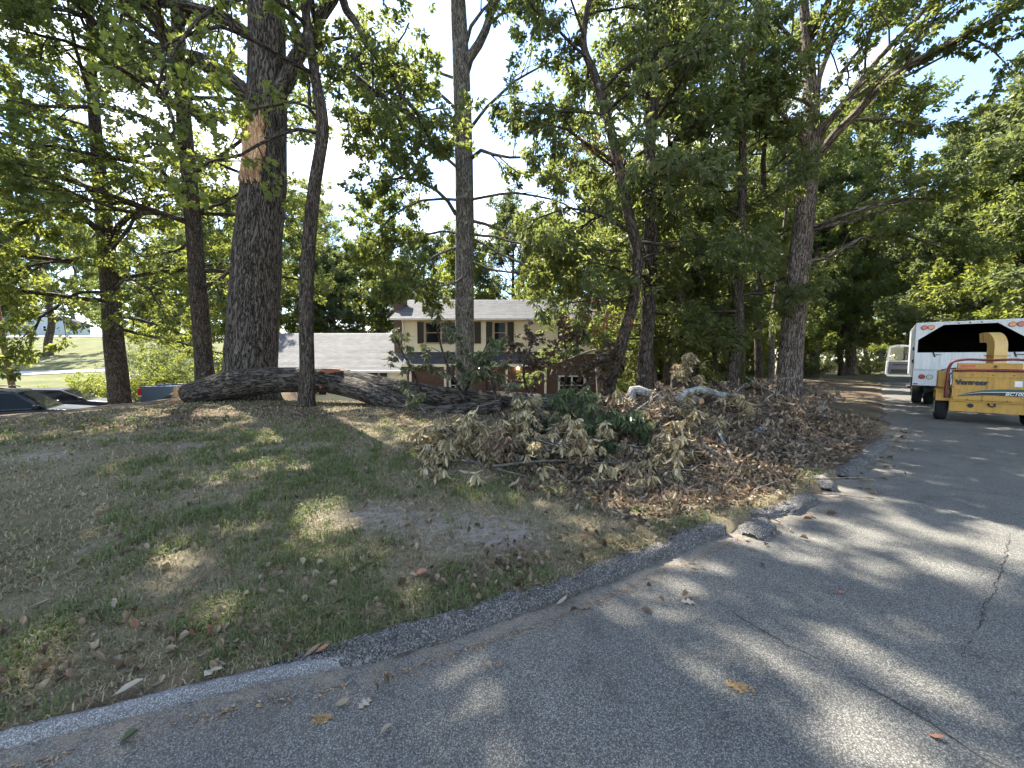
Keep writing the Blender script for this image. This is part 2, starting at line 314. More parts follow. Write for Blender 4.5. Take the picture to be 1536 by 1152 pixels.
def asphalt_mat(name, base=(.085, .084, .084), lo=.35, hi=2.6, scale=75., bump=.6, dist=.006, road=False):
    m, n, l, out = mat_new(name); b = node(n, 'ShaderNodeBsdfPrincipled', Roughness=.85); b.inputs['Specular IOR Level'].default_value = .3
    tc = n.new('ShaderNodeTexCoord'); P = tc.outputs['Object']
    vo = node(n, 'ShaderNodeTexVoronoi', feature='F1', Scale=scale, Randomness=1.); l.new(P, vo.inputs['Vector'])
    sp = n.new('ShaderNodeSeparateColor'); l.new(vo.outputs['Color'], sp.inputs['Color'])
    f = lambda k: [min(1, c * k) for c in base]
    cr = ramp(n, [(0, f(lo)), (.35, f(.7)), (.7, f(1.15)), (.9, f(1.7)), (1, f(hi))]); l.new(sp.outputs['Red'], cr.inputs['Fac'])
    ed = ramp(n, [(.25, (1, 1, 1)), (.75, (.32, .32, .32))]); l.new(vo.outputs['Distance'], ed.inputs['Fac'])
    mu = node(n, 'ShaderNodeMixRGB', blend_type='MULTIPLY', Fac=.8); l.new(cr.outputs['Color'], mu.inputs['Color1']); l.new(ed.outputs['Color'], mu.inputs['Color2'])
    no = node(n, 'ShaderNodeTexNoise', Scale=.8, Detail=5., Roughness=.6); l.new(P, no.inputs['Vector'])
    pr = ramp(n, [(.3, (.82, .82, .84)), (.7, (1.2, 1.18, 1.15))]); l.new(no.outputs['Fac'], pr.inputs['Fac'])
    m2 = node(n, 'ShaderNodeMixRGB', blend_type='MULTIPLY', Fac=1.); l.new(mu.outputs['Color'], m2.inputs['Color1']); l.new(pr.outputs['Color'], m2.inputs['Color2'])
    col = m2.outputs['Color']
    if road:
        s1 = node(n, 'ShaderNodeTexNoise', Scale=3.2, Detail=7., Roughness=.7); l.new(P, s1.inputs['Vector']); sr = ramp(n, [(.32, (.7, .7, .71)), (.45, (1, 1, 1)), (.62, (1, 1, 1)), (.74, (1.22, 1.19, 1.13))]); l.new(s1.outputs['Fac'], sr.inputs['Fac'])
        m5 = node(n, 'ShaderNodeMixRGB', blend_type='MULTIPLY', Fac=1.); l.new(col, m5.inputs['Color1']); l.new(sr.outputs['Color'], m5.inputs['Color2'])
        ad_ = n.new('ShaderNodeAttribute'); ad_.attribute_name = 'dust'; s2 = node(n, 'ShaderNodeTexNoise', Scale=9., Detail=6., Roughness=.7); l.new(P, s2.inputs['Vector'])
        mu2 = node(n, 'ShaderNodeMath', operation='MULTIPLY'); l.new(ad_.outputs['Fac'], mu2.inputs[0]); sr2 = ramp(n, [(.38, (0, 0, 0)), (.62, (1, 1, 1))]); l.new(s2.outputs['Fac'], sr2.inputs['Fac']); l.new(sr2.outputs['Color'], mu2.inputs[1])
        m6 = n.new('ShaderNodeMixRGB'); l.new(mu2.outputs[0], m6.inputs['Fac']); l.new(m5.outputs['Color'], m6.inputs['Color1']); m6.inputs['Color2'].default_value = (.27, .205, .135, 1); col = m6.outputs['Color']
    l.new(col, b.inputs['Base Color'])
    iv = node(n, 'ShaderNodeMath', operation='SUBTRACT'); iv.inputs[0].default_value = 1.; l.new(vo.outputs['Distance'], iv.inputs[1])
    bp = node(n, 'ShaderNodeBump', Strength=bump, Distance=dist); l.new(iv.outputs[0], bp.inputs['Height']); l.new(bp.outputs['Normal'], b.inputs['Normal'])
    l.new(b.outputs['BSDF'], out.inputs['Surface']); return m
M['asphalt'] = asphalt_mat('road_asphalt', (.158, .155, .138), .55, 1.9, 185., .5, .003, road=True)
M['kerb_asphalt'] = asphalt_mat('kerb_asphalt', (.145, .14, .132), .4, 2.2, 120., 1., .008)
M['kerb_concrete'] = asphalt_mat('kerb_concrete', (.23, .228, .222), .7, 1.35, 200., .4, .003)
M['drive'] = plain('pale_driveway', (.42, .40, .385), .9, noise=.12, scale=1.2, bump=.2)
M['crack'] = plain('crack_filler', (.02, .018, .016), .95)
M['sand'] = plain('dried_mud', (.25, .165, .075), .95, noise=.4, scale=40)

# ------------------------------------------------------------------ terrain
_ck = [tuple(gpt(px, py)[:2]) for px, py in [(0, 1126), (200, 1075), (400, 1025), (600, 984), (700, 950), (850, 901), (950, 858), (1050, 818), (1100, 799), (1180, 770), (1250, 730), (1310, 680), (1335, 645)]]
_d0 = nrm(np.array(_ck[0]) - np.array(_ck[1])); _d1 = nrm(_d0 + np.array([-.1, 0]))
CURB = np.array([tuple(np.array(_ck[0]) + _d0 * 4 + _d1 * 50), tuple(np.array(_ck[0]) + _d0 * 4 + _d1 * 20), tuple(np.array(_ck[0]) + _d0 * 4), tuple(np.array(_ck[0]) + _d0 * 1.5)] + _ck + [(12.2, 12.55), (15.4, 15.9), (28.9, 30), (60, 62), (110, 113)], float)
_c3 = np.c_[CURB, np.zeros(len(CURB))]
_cd = np.concatenate([[0], np.cumsum(np.linalg.norm(np.diff(_c3, axis=0), axis=1))])
CT = np.unique(np.concatenate([np.linspace(0, _cd[2], 12), np.linspace(_cd[2], _cd[16], 90), np.linspace(_cd[16], _cd[-1], 30)]))
CL = crom(_c3, _cd, CT)[:, :2]
def curb_point(s_):
    return np.stack([np.interp(s_, CT, CL[:, 0]), np.interp(s_, CT, CL[:, 1])], -1)
def curb_s_at_x(x): return float(np.interp(x, CL[:, 0], CT))
def sdist(x, y):
    x = np.asarray(x, float); sh = x.shape; p = np.stack([x.ravel(), np.asarray(y, float).ravel()], -1); out = np.empty(len(p))
    a, b = CL[:-1], CL[1:]; ab = b - a; l2 = (ab ** 2).sum(1)
    for k in range(0, len(p), 20000):
        q = p[k:k + 20000]; ap = q[:, None] - a[None]; t = np.clip((ap * ab).sum(-1) / l2, 0, 1)
        r = ap - t[..., None] * ab; d2 = (r ** 2).sum(-1); j = d2.argmin(1); ii = np.arange(len(q))
        cr = ab[j, 0] * ap[ii, j, 1] - ab[j, 1] * ap[ii, j, 0]
        out[k:k + 20000] = np.sqrt(d2[ii, j]) * np.sign(cr)
    return out.reshape(sh)
def tz(x, y, s=None):
    x = np.asarray(x, float); y = np.asarray(y, float)
    if s is None: s = sdist(x, y)
    A = .40 * sm(x, -16.5, -8) * (1 - sm(x, 1, 8))
    z = .045 + .04 * sm(x, -1.6, .2) + A * sm(s, .3, 8.5) + .035 * (fbm(x * .7, y * .7, 3, 3) - .5) * sm(s, .2, 1.2)
    Yc = np.interp(x, [-60, -16, -14, -12.6, -9.0, -7.7, 3, 6, 40], [9.5, 10.6, 11.2, 15.8, 15.8, 11.3, 11.3, 12.6, 12.6])
    R = 1 - sm(x - (y - 11) * .42, 4.5, 10)
    f = sm(y - Yc, 0, 3.6) * R
    left = np.interp(y, [14, 18, 20, 24, 35, 38, 60, 90, 300], [-1.25, -1.35, -1.3, -.8, .36, .6, 4.8, 7.5, 12])
    mid = np.interp(y, [14, 18, 36, 45, 60, 90, 300], [-1.4, -1.5, -1.5, -.6, 1.2, 3.5, 10])
    w = sm(x, -24, -15)
    z = z * (1 - f) + (left * (1 - w) + mid * w) * f
    z = z - (1 - R) * .45 * sm(s, 3, 14) * (1 - sm(y, 60, 90))
    z = np.where(s < .06, -.06, z)
    return z
def litter_d(x, y, s):
    front = 3.45 + .9 * np.maximum(0, 1.25 - x) + .5 * (fbm(x * 1.5, y * 1.5, 61, 3) - .5)
    return sm(y, front - .1, front + .8) * sm(x, -.7, 1.0) * (1 - sm(y - x * .55, 5.2, 7.5)) * sm(s, .16, .5)
def tzp(x, y): return float(tz(np.array([x]), np.array([y]))[0])

def grid_axis(parts):
    return np.unique(np.concatenate([np.arange(a, b, st) for a, b, st in parts]))
def build_ground():
    gx = grid_axis([(-400, -60, 20), (-60, -24, 2.), (-24, -8, .5), (-8, 9, .11), (9, 24, .4), (24, 60, 2.), (60, 420, 20)])
    gy = grid_axis([(-60, -10, 5), (-10, 0, 1.), (0, 1.5, .3), (1.5, 9, .11), (9, 22, .35), (22, 60, 1.5), (60, 460, 20)])
    X, Y = np.meshgrid(gx, gy); s = sdist(X, Y); Z = tz(X, Y, s)
    V = np.stack([X, Y, Z], -1).reshape(-1, 3); nx, ny = len(gx), len(gy)
    i = np.arange(ny - 1)[:, None] * nx + np.arange(nx - 1)[None]
    Q = np.stack([i, i + 1, i + nx + 1, i + nx], -1).reshape(-1, 4)
    me = mesh_np('ground', V, [Q], smooth=True)
    bare = .55 * fbm(X * .8 + 3, Y * .8, 21, 4)
    for (px, py, Y0, r, k) in BARE:
        p = at(px, py, Y0); bare = bare + k * np.exp(-(((X - p[0]) / r[0]) ** 2 + ((Y - p[1]) / r[1]) ** 2))
    a = me.attributes.new('bare', 'FLOAT', 'POINT'); a.data.foreach_set('value', np.clip(bare, 0, 1).astype(np.float32).ravel())
    mould = np.clip(sm(Y - X * .12, 6.3, 9.5) * .72 * (1 - sm(Y, 17, 24)) + .85 * np.exp(-((X - 4.) / 3.) ** 2 - ((Y - 7.2) / 1.9) ** 2) + .8 * sm(X, 3, 6) * (1 - sm(X - Y, 1.5, 6)) * sm(Y, 9, 11) * (1 - sm(Y, 26, 36)) + .5 * np.exp(-(s / .35) ** 2) + .5 * fbm(X * .5, Y * .5, 17, 3), 0, 1)
    mould = mould * np.clip(fbm(X * 1.3, Y * 1.3, 5, 3) * 1.9 - .15, 0, 1)
    a = me.attributes.new('mould', 'FLOAT', 'POINT'); a.data.foreach_set('value', np.clip(mould, 0, 1).astype(np.float32).ravel())
    far = sm(Y, 19, 24) * (1 - sm(X, -15, -10)) + .5 * sm(Y, 18, 30) * sm(X - Y * .8, 0, 5)
    a = me.attributes.new('far', 'FLOAT', 'POINT'); a.data.foreach_set('value', np.clip(far, 0, 1).astype(np.float32).ravel())
    tag(link('ground', me, M['ground']), kind='structure')
BARE = [(660, 795, 3.6, (1.1, .55), .36), (545, 775, 4.0, (.7, .35), .3), (280, 697, 6.1, (.6, .3), .5), (850, 740, 4.9, (.6, .35), .3), (285, 655, 8.2, (.5, .3), .4), (300, 770, 4.2, (.6, .3), .28), (150, 840, 3.2, (.45, .25), .25), (430, 725, 5.1, (.7, .35), .3), (760, 830, 3.3, (.5, .25), .3), (470, 690, 6.2, (.6, .3), .3), (60, 720, 5.4, (.8, .4), .3), (180, 690, 6.3, (.6, .3), .3), (1120, 715, 5.5, (.5, .3), .45), (1150, 740, 4.8, (.35, .2), .4)]
build_ground()

def build_road():
    N = nrmv = np.gradient(CL, axis=0); N = nrm(N); right = np.stack([N[:, 1], -N[:, 0]], -1)
    offs = np.array([-.06, .04, .12, .22, .4, 1, 2, 3.5, 5, 7.2]); V = []
    for o in offs:
        p = CL + right * o; V.append(np.c_[p, np.full(len(p), .0) - .015 * max(0, o - 3.5) + .0])
    n = len(CL); V = np.concatenate(V); Q = []
    for k in range(len(offs) - 1):
        i = np.arange(n - 1); Q.append(np.stack([k * n + i, (k + 1) * n + i, (k + 1) * n + i + 1, k * n + i + 1], -1))
    rme = mesh_np('road', V, [np.concatenate(Q)], smooth=True); a_ = rme.attributes.new('dust', 'FLOAT', 'POINT'); a_.data.foreach_set('value', np.repeat(np.clip(.55 * np.exp(-np.maximum(offs, 0) / .16), 0, 1), n).astype(np.float32))
    road = tag(link('road', rme, M['asphalt']), kind='structure')
    # hairline cracks
    def crack(pix, w, seed):
        rg = np.random.default_rng(seed); P = np.array([gpt(px, py, .004) for px, py in pix])
        d = np.concatenate([[0], np.cumsum(np.linalg.norm(np.diff(P, axis=0), axis=1))]); t = np.linspace(0, d[-1], int(d[-1] / .04)); Q_ = crom(P, d, t)
        Q_[:, :2] += rg.normal(0, .007, (len(t), 2)); T = nrm(np.gradient(Q_, axis=0)); S = np.stack([-T[:, 1], T[:, 0], 0 * T[:, 0]], -1)
        ww = w * rg.uniform(.15, 1., len(t)) * (np.sin(np.linspace(0, math.pi, len(t))) * .7 + .3)
        V_ = np.concatenate([Q_ - S * ww[:, None], Q_ + S * ww[:, None]]); k = np.arange(len(t) - 1)
        link('crack', mesh_np('crack', V_, [np.stack([k, k + 1, k + 1 + len(t), k + len(t)], -1)]), M['crack'], road)
    crack([(1062, 892), (1110, 925), (1180, 965), (1235, 992)], .0045, 1)
    crack([(1252, 1004), (1310, 1035), (1390, 1080), (1440, 1115), (1500, 1152)], .005, 2)
    crack([(1536, 905), (1500, 900), (1470, 940), (1440, 985)], .004, 3)
    crack([(1475, 925), (1510, 830), (1515, 800)], .004, 4)
    return road
road = build_road()

# ------------------------------------------------------------------ kerb
def kerb_seg(name, s0, s1, mat, w=.25, h=.12, seed=0, rough=.02, off=0., yaw=0., parent=None, round_ends=True, step=.022, taper=0.):
    """half-round berm swept along the curb line between arc lengths s0..s1"""
    L = s1 - s0; n = max(8, int(L / step)); t = np.linspace(s0, s1, n); c = curb_point(t)
    T = nrm(np.gradient(c, axis=0)); Nn = np.stack([-T[:, 1], T[:, 0]], -1)        # towards the lawn
    mid = c[n // 2]; m = 22; th = np.linspace(math.pi, 0, m)
    e = np.minimum(1, np.minimum(t - s0, s1 - t) / .07 + (.25 if round_ends else 1)); e = np.sqrt(np.clip(e, 0, 1))
    if taper: e = e * np.clip(.25 + .75 * (t - s0) / taper, 0, 1)
    wob = .6 * (fbm(t * 2.2, t * 0 + seed, 31, 3) - .5)
    A, Tt = np.meshgrid(th, t)
    bump = rough * (fbm(Tt * 22, A * 5, 40 + seed, 4) - .5) * 2 + rough * 1.6 * (fbm(Tt * 5, A * 1.3, 60 + seed, 2) - .5)
    W = (w / 2 * (1 + wob * .35) * e)[:, None] + bump * .8; H = (h * (1 + wob * .25) * e)[:, None] + bump
    lat = -np.cos(A) * W; z = np.sin(A) ** .8 * H - .02
    p = c[:, None] + Nn[:, None] * (lat + off)[..., None]
    if yaw:
        ca, sa = math.cos(yaw), math.sin(yaw); q = p - mid; p = np.stack([q[..., 0] * ca - q[..., 1] * sa, q[..., 0] * sa + q[..., 1] * ca], -1) + mid
    V = np.concatenate([p, z[..., None]], -1).reshape(-1, 3)
    i = np.arange(n - 1)[:, None] * m + np.arange(m - 1)[None]
    Q = np.stack([i, i + 1, i + m + 1, i + m], -1).reshape(-1, 4)
    g = Geo(); g.add(V, [Q, np.arange(m), (np.arange(m) + (n - 1) * m)[::-1]])
    return g.build(name, mat, parent, smooth=True)
S = curb_s_at_x
sc1 = S(-1.27)
tag(kerb_seg('concrete_kerb', S(-4), sc1 + .6, M['kerb_concrete'], .085, .068, 1, .007, .045, round_ends=False), kind='structure')
k = kerb_seg('asphalt_kerb', sc1 - .12, S(2.12), M['kerb_asphalt'], .165, .12, 2, .03, .08, taper=.6); tag(k, kind='structure')
BROKEN = [(2.18, 2.55, -.10, .18, 'thick broken asphalt kerb chunk kicked out onto the road', .26, .12),
          (2.55, 3.02, .10, -.12, 'flat asphalt kerb piece lying behind the kicked out chunk', .19, .09),
          (3.0, 3.62, .03, .0, 'straight asphalt kerb piece half buried in sticks and leaves', .22, .11),
          (4.05, 4.45, .10, .35, 'crooked upturned lump of asphalt kerb near the leaf pile', .24, .14),
          (4.72, 6.1, .02, .0, 'long asphalt kerb length curving below the brown leaf pile', .27, .14),
          (6.15, 7.3, .02, -.03, 'farthest asphalt kerb length running toward the yellow chipper', .26, .14)]
for x0, x1, off, yaw, lab, w, h in BROKEN:
    k = kerb_seg('broken_kerb_piece', S(x0), S(x1), M['kerb_asphalt'], w, h, int(x0 * 10), .022, off, yaw)
    tag(k, lab, 'kerb piece', 'broken pieces of the asphalt kerb')
tag(kerb_seg('grassy_kerb', S(9.8), S(60), M['kerb_asphalt'], .2, .06, 9, .012, .1, step=.2), kind='structure')

# far roads on the left
def strip(name, pts, w, mat, lift=.03):
    P = np.c_[np.array(pts, float), np.zeros(len(pts))]; d = np.concatenate([[0], np.cumsum(np.linalg.norm(np.diff(P, axis=0), axis=1))])
    t = np.linspace(0, d[-1], max(8, int(d[-1] / 1.))); Q = crom(P, d, t); T = nrm(np.gradient(Q, axis=0)); Sd = np.stack([-T[:, 1], T[:, 0], 0 * T[:, 0]], -1)
    rows = []
    for o in np.linspace(-w / 2, w / 2, 7):
        q = Q + Sd * o; q[:, 2] = tz(q[:, 0], q[:, 1]) + lift; rows.append(q)
    n = len(t); k = np.arange(n - 1); F = np.concatenate([np.stack([r * n + k, r * n + k + 1, (r + 1) * n + k + 1, (r + 1) * n + k], -1) for r in range(6)])
    return tag(link(name, mesh_np(name, np.concatenate(rows), [F], smooth=True), mat), kind='structure')
strip('side_road', [(-95, 33), (-70, 33), (-52, 34), (-42, 36), (-36, 41), (-33, 47), (-36, 60), (-44, 78)], 3.4, M['drive'], .06)
strip('driveway', [(-37, 38.5), (-31, 32), (-26.5, 26), (-23, 21), (-19, 15.5), (-17.5, 11.9)], 4.4, M['drive'], .09)
strip('hill_street', [(-160, 74), (-100, 70), (-60, 69), (-20, 72)], 4.5, M['drive'], .1)

# ------------------------------------------------------------------ trees
UP = np.array([0, 0, 1.])
def rdir(rg, n=None):
    v = rg.normal(size=(3,) if n is None else (n, 3)); return nrm(v)
def wander(rg, p, d, L, n, jit, bend):
    pts = [np.array(p, float)]; d = nrm(d)
    for i in range(n):
        d = nrm(d + rg.normal(0, jit, 3) + UP * bend / n); pts.append(pts[-1] + d * L / n)
    return np.array(pts)
def point_on(pts, t):
    d = np.concatenate([[0], np.cumsum(np.linalg.norm(np.diff(pts, axis=0), axis=1))]); x = t * d[-1]
    k = min(max(np.searchsorted(d, x) - 1, 0), len(d) - 2); f = (x - d[k]) / max(d[k + 1] - d[k], 1e-6)
    return pts[k] * (1 - f) + pts[k + 1] * f, nrm(pts[k + 1] - pts[k]), d[-1]
def ramify(g, rg, pts, r0, r1, lev, S_, tips):
    """sub-branches of a limb, recursively; the last level's twigs are collected in tips"""
    s = S_[lev]; last = lev == len(S_) - 1
    for k in range(s['n']):
        t = s.get('t0', .2) + (1 - s.get('t0', .2)) * (k + rg.uniform(0, 1)) / s['n']
        p, tg, L0 = point_on(pts, min(t, .99))
        pe = rdir(rg); pe = nrm(pe - tg * np.dot(pe, tg)); pe[2] *= s.get('flat', .6)
        a = math.radians(rg.normal(s.get('ang', 50), 12)); d = nrm(tg * math.cos(a) + pe * math.sin(a) + UP * s.get('lift', .05))
        L = s['len'] * rg.uniform(.65, 1.25) * (1.15 - .55 * t) if 'len' in s else L0 * s['ratio'] * rg.uniform(.65, 1.25) * (1.2 - .6 * t)
        r = max(.006, (r0 * (1 - t) + r1 * t) * s.get('rr', .5))
        n = s.get('seg', 4); q = wander(rg, p, d, L, n, s.get('jit', .16), s.get('bend', 0.))
        if not (last and rg.random() > s.get('show', 1.)):
            g.tube(q, np.linspace(r, max(.004, r * .3), n + 1), 4 if not last else 3, cap=False)
        if last: tips.append(q)
        else: ramify(g, rg, q, r, r * .35, lev + 1, S_, tips)
    if not last: tips.append(pts[-3:] if len(pts) > 3 else pts)

def leaves_on(tips, n_each, rg, L=.13, W=.07, droop=.25, spread=.10, upn=.7, lobed=False, fold=.25):
    T = np.array([np.stack([t[0], t[len(t) // 2], t[-1]]) for t in tips]); m = len(T)
    idx = np.repeat(np.arange(m), n_each); N = len(idx); u = rg.beta(1.6, 1.0, N)[:, None]
    a, b, c = T[idx, 0], T[idx, 1], T[idx, 2]
    p = np.where(u < .5, a + (b - a) * 2 * u, b + (c - b) * (2 * u - 1)); td = nrm(c - a)
    off = rdir(rg, N); p = p + off * spread * rg.uniform(0, 1, (N, 1))
    ax = nrm(td * .55 + off * .8 + rdir(rg, N) * .45 - UP * droop)
    return leaf_geo(p, ax, rg, L, W, upn, lobed, fold)
def leaf_geo(p, ax, rg, L, W, upn=.7, lobed=False, fold=.25):
    N = len(p); nn = rdir(rg, N) + UP * upn; nn = nrm(nn - ax * (nn * ax).sum(1, keepdims=True)); bi = np.cross(ax, nn)
    sc = rg.uniform(.6, 1.25, (N, 1)); l = L * sc; w = W * sc * rg.uniform(.8, 1.2, (N, 1))
    if not lobed:
        V = np.stack([p, p + ax * l * .45 + bi * w / 2 + nn * w * fold, p + ax * l - nn * l * .12, p + ax * l * .45 - bi * w / 2 + nn * w * fold], 1).reshape(-1, 3)
        k = np.arange(N)[:, None] * 4; F = np.concatenate([k + np.array([[0, 1, 2]]), k + np.array([[0, 2, 3]])])
        return V, F
    # lobed leaf: centre rib and three pairs of lobes
    prof = [(.18, .32), (.36, .12), (.55, .5), (.72, .16), (.86, .26)]
    rows = [p]
    for f, hw in prof:
        rows += [p + ax * l * f + bi * w * hw + nn * w * fold * hw, p + ax * l * f - bi * w * hw + nn * w * fold * hw]
    rows.append(p + ax * l - nn * l * .15)
    V = np.stack(rows, 1).reshape(-1, 3); k = np.arange(N)[:, None] * 12
    tr = [(0, 1, 2), (1, 3, 4), (1, 4, 2), (3, 5, 6), (3, 6, 4), (5, 7, 8), (5, 8, 6), (7, 9, 10), (7, 10, 8), (9, 11, 10)]
    return V, np.concatenate([k + np.array([t]) for t in tr])

def flare(pts, rad, f=1.5, h=.9):
    """add a root flare to the first metre of a trunk"""
    pts = np.asarray(pts, float); rad = np.asarray(rad, float)
    d = np.concatenate([[0], np.cumsum(np.linalg.norm(np.diff(pts, axis=0), axis=1))])
    t = np.unique(np.concatenate([[0, .12, .3, .55, h], d])); P = crom(pts, d, t); R = np.interp(t, d, rad)
    return P, R * (1 + (f - 1) * np.exp(-t / (h * .38)))

TREES = []
def tree(name, label, trunk, rad, limbs, auto, leaf, bark, lmat, seed, group=None, fl=1.45, sides=14, lump=.12, seg=.35, cat='tree'):
    """trunk: polyline; limbs: [(polyline, r0)]; auto: automatic boughs (n, z0, len, el0, el1); leaf: dict for leaves_on"""
    rg = np.random.default_rng(seed); trunk = np.array(trunk, float); base = trunk[0].copy()
    base[2] = tzp(base[0], base[1]) - .06; trunk[0] = base
    root = empty(name, base, 0, label, cat, group)
    P, R = flare(trunk - base, rad, fl); tg_ = Geo(); tg_.tube(P, R, sides, True, 0, lump, seed, seg)
    g = Geo(); tips = []
    S_ = leaf.get('spec') or [dict(n=8, ratio=.42, ang=48, rr=.5, lift=.08, flat=.6), dict(n=6, len=.9, ang=52, rr=.45, flat=.6, seg=3, show=.3)]
    for pl, r0 in limbs:
        pl = np.array(pl, float) - base; d = np.concatenate([[0], np.cumsum(np.linalg.norm(np.diff(pl, axis=0), axis=1))])
        t = np.linspace(0, d[-1], max(4, int(d[-1] / .45))); q = crom(pl, d, t); q[1:-1] += rg.normal(0, .03, (len(q) - 2, 3))
        rr = np.interp(t, [0, d[-1]], [r0, max(.02, r0 * .3)]); tg_.tube(q, rr, 9, True, 0, .1, seed + 3)
        S2 = [dict(S_[0], n=max(3, int(S_[0]['n'] * d[-1] / 4.5)), ratio=min(.5, 2.3 / d[-1]), t0=leaf.get('lt0', .25))] + S_[1:]
        ramify(g, rg, q, r0, r0 * .3, 0, S2, tips)
    if auto:
        zt = (trunk - base)[-1][2]
        for k in range(auto['n']):
            f = (k + rg.uniform(0, 1)) / auto['n']; z = auto['z0'] + (zt - auto['z0']) * f
            j = np.searchsorted(P[:, 2], z); j = min(max(j, 1), len(P) - 1); w = (z - P[j - 1, 2]) / max(P[j, 2] - P[j - 1, 2], 1e-6)
            p = P[j - 1] * (1 - w) + P[j] * w; r = (R[j - 1] * (1 - w) + R[j] * w)
            az = k * 2.399 + rg.normal(0, .3) + auto.get('az', 0); el = math.radians(auto['el0'] + (auto['el1'] - auto['el0']) * f + rg.normal(0, 7))
            if 'side' in auto and rg.random() < auto.get('sp', .6): az = auto['side'] + rg.normal(0, .5)
            L = auto['len'] * (1 - .55 * f ** 1.6) * (.55 + .45 * min(1, f * 3 + auto.get('lowl', .5))) * rg.uniform(.75, 1.15)
            d = np.array([math.cos(az) * math.cos(el), math.sin(az) * math.cos(el), math.sin(el)])
            q = wander(rg, p, d, L, 7, .09, auto.get('bend', .1)); r0 = min(r * .42, .02 + L * .013)
            g.tube(q, np.linspace(r0, max(.012, r0 * .25), 8), 6, cap=False)
            ramify(g, rg, q, r0, r0 * .3, 0, S_, tips)
    tr = tg_.build('trunk', bark, root, smooth=True, bark=True)
    g.build('branches', M['bark_dark'] if bark is M['oak_bark'] else bark, root, smooth=True, bark=True)['kind'] = 'stuff'
    V, F = leaves_on(tips, leaf['n'], rg, leaf.get('L', .13), leaf.get('W', .075), leaf.get('droop', .25), leaf.get('spread', .12), leaf.get('upn', .7), leaf.get('lobed', False))
    link('crown', mesh_np('crown', V, [F]), lmat, root)['kind'] = 'stuff'
    TREES.append((label, len(F))); return root

def pp(pix, Y):           # polyline from photo pixels, depth a number or per-point
    return [at(x, y, Y if np.isscalar(Y) else Y[i]) for i, (x, y) in enumerate(pix)]

# --- the big storm-torn oak
oak_tr = pp([(374, 604), (375, 560), (382, 450), (390, 330), (398, 240), (401, 120), (400, 0), (398, -160), (405, -340), (400, -480)], 12.2)
oak = tree('oak_tree', 'massive old oak with a torn bare wood scar, behind the fallen trunk', oak_tr, [.76, .73, .68, .62, .58, .52, .47, .38, .25, .12],
     [(pp([(392, 165), (355, 130), (318, 98), (268, 82), (225, 20), (170, -60)], [12.2, 11.9, 11.6, 11.2, 10.7, 10]), .30),
      (pp([(268, 80), (252, 150), (262, 210)], [11.2, 11.1, 11]), .09),
      (pp([(405, 170), (430, 120), (452, 78), (488, 20), (520, -40), (560, -120)], [12.2, 12, 12, 11.8, 11.6, 11.2]), .26),
      (pp([(455, 78), (500, 95), (545, 122), (585, 152), (630, 188), (655, 225)], [12, 11.9, 11.6, 11.2, 10.8, 10.5]), .12),
      (pp([(500, -30), (520, 15), (555, 65), (585, 105), (605, 145), (650, 190)], [11.7, 11.6, 11.3, 11, 10.8, 10.4]), .13),
      (pp([(425, 120), (445, 75), (440, 75), (455, 72)], [12.2, 12.3, 12.4, 12.4]), .12),
      (pp([(388, 60), (310, 15), (215, 0), (110, -40), (30, -60)], [12.2, 11.6, 11.1, 10.6, 10.2]), .17), (pp([(390, 10), (320, -60), (230, -110), (120, -120)], [12.2, 12.6, 12.8, 12.6]), .15),
      (pp([(400, -140), (300, -300), (120, -460)], [12.2, 13.5, 15]), .2)],
     dict(n=12, z0=13.5, len=5.5, el0=15, el1=65, bend=.1), dict(n=52, L=.135, W=.085, droop=.35), M['oak_bark'], M['leaf_a'], 11, sides=40, lump=.14, seg=.16, fl=1.3)

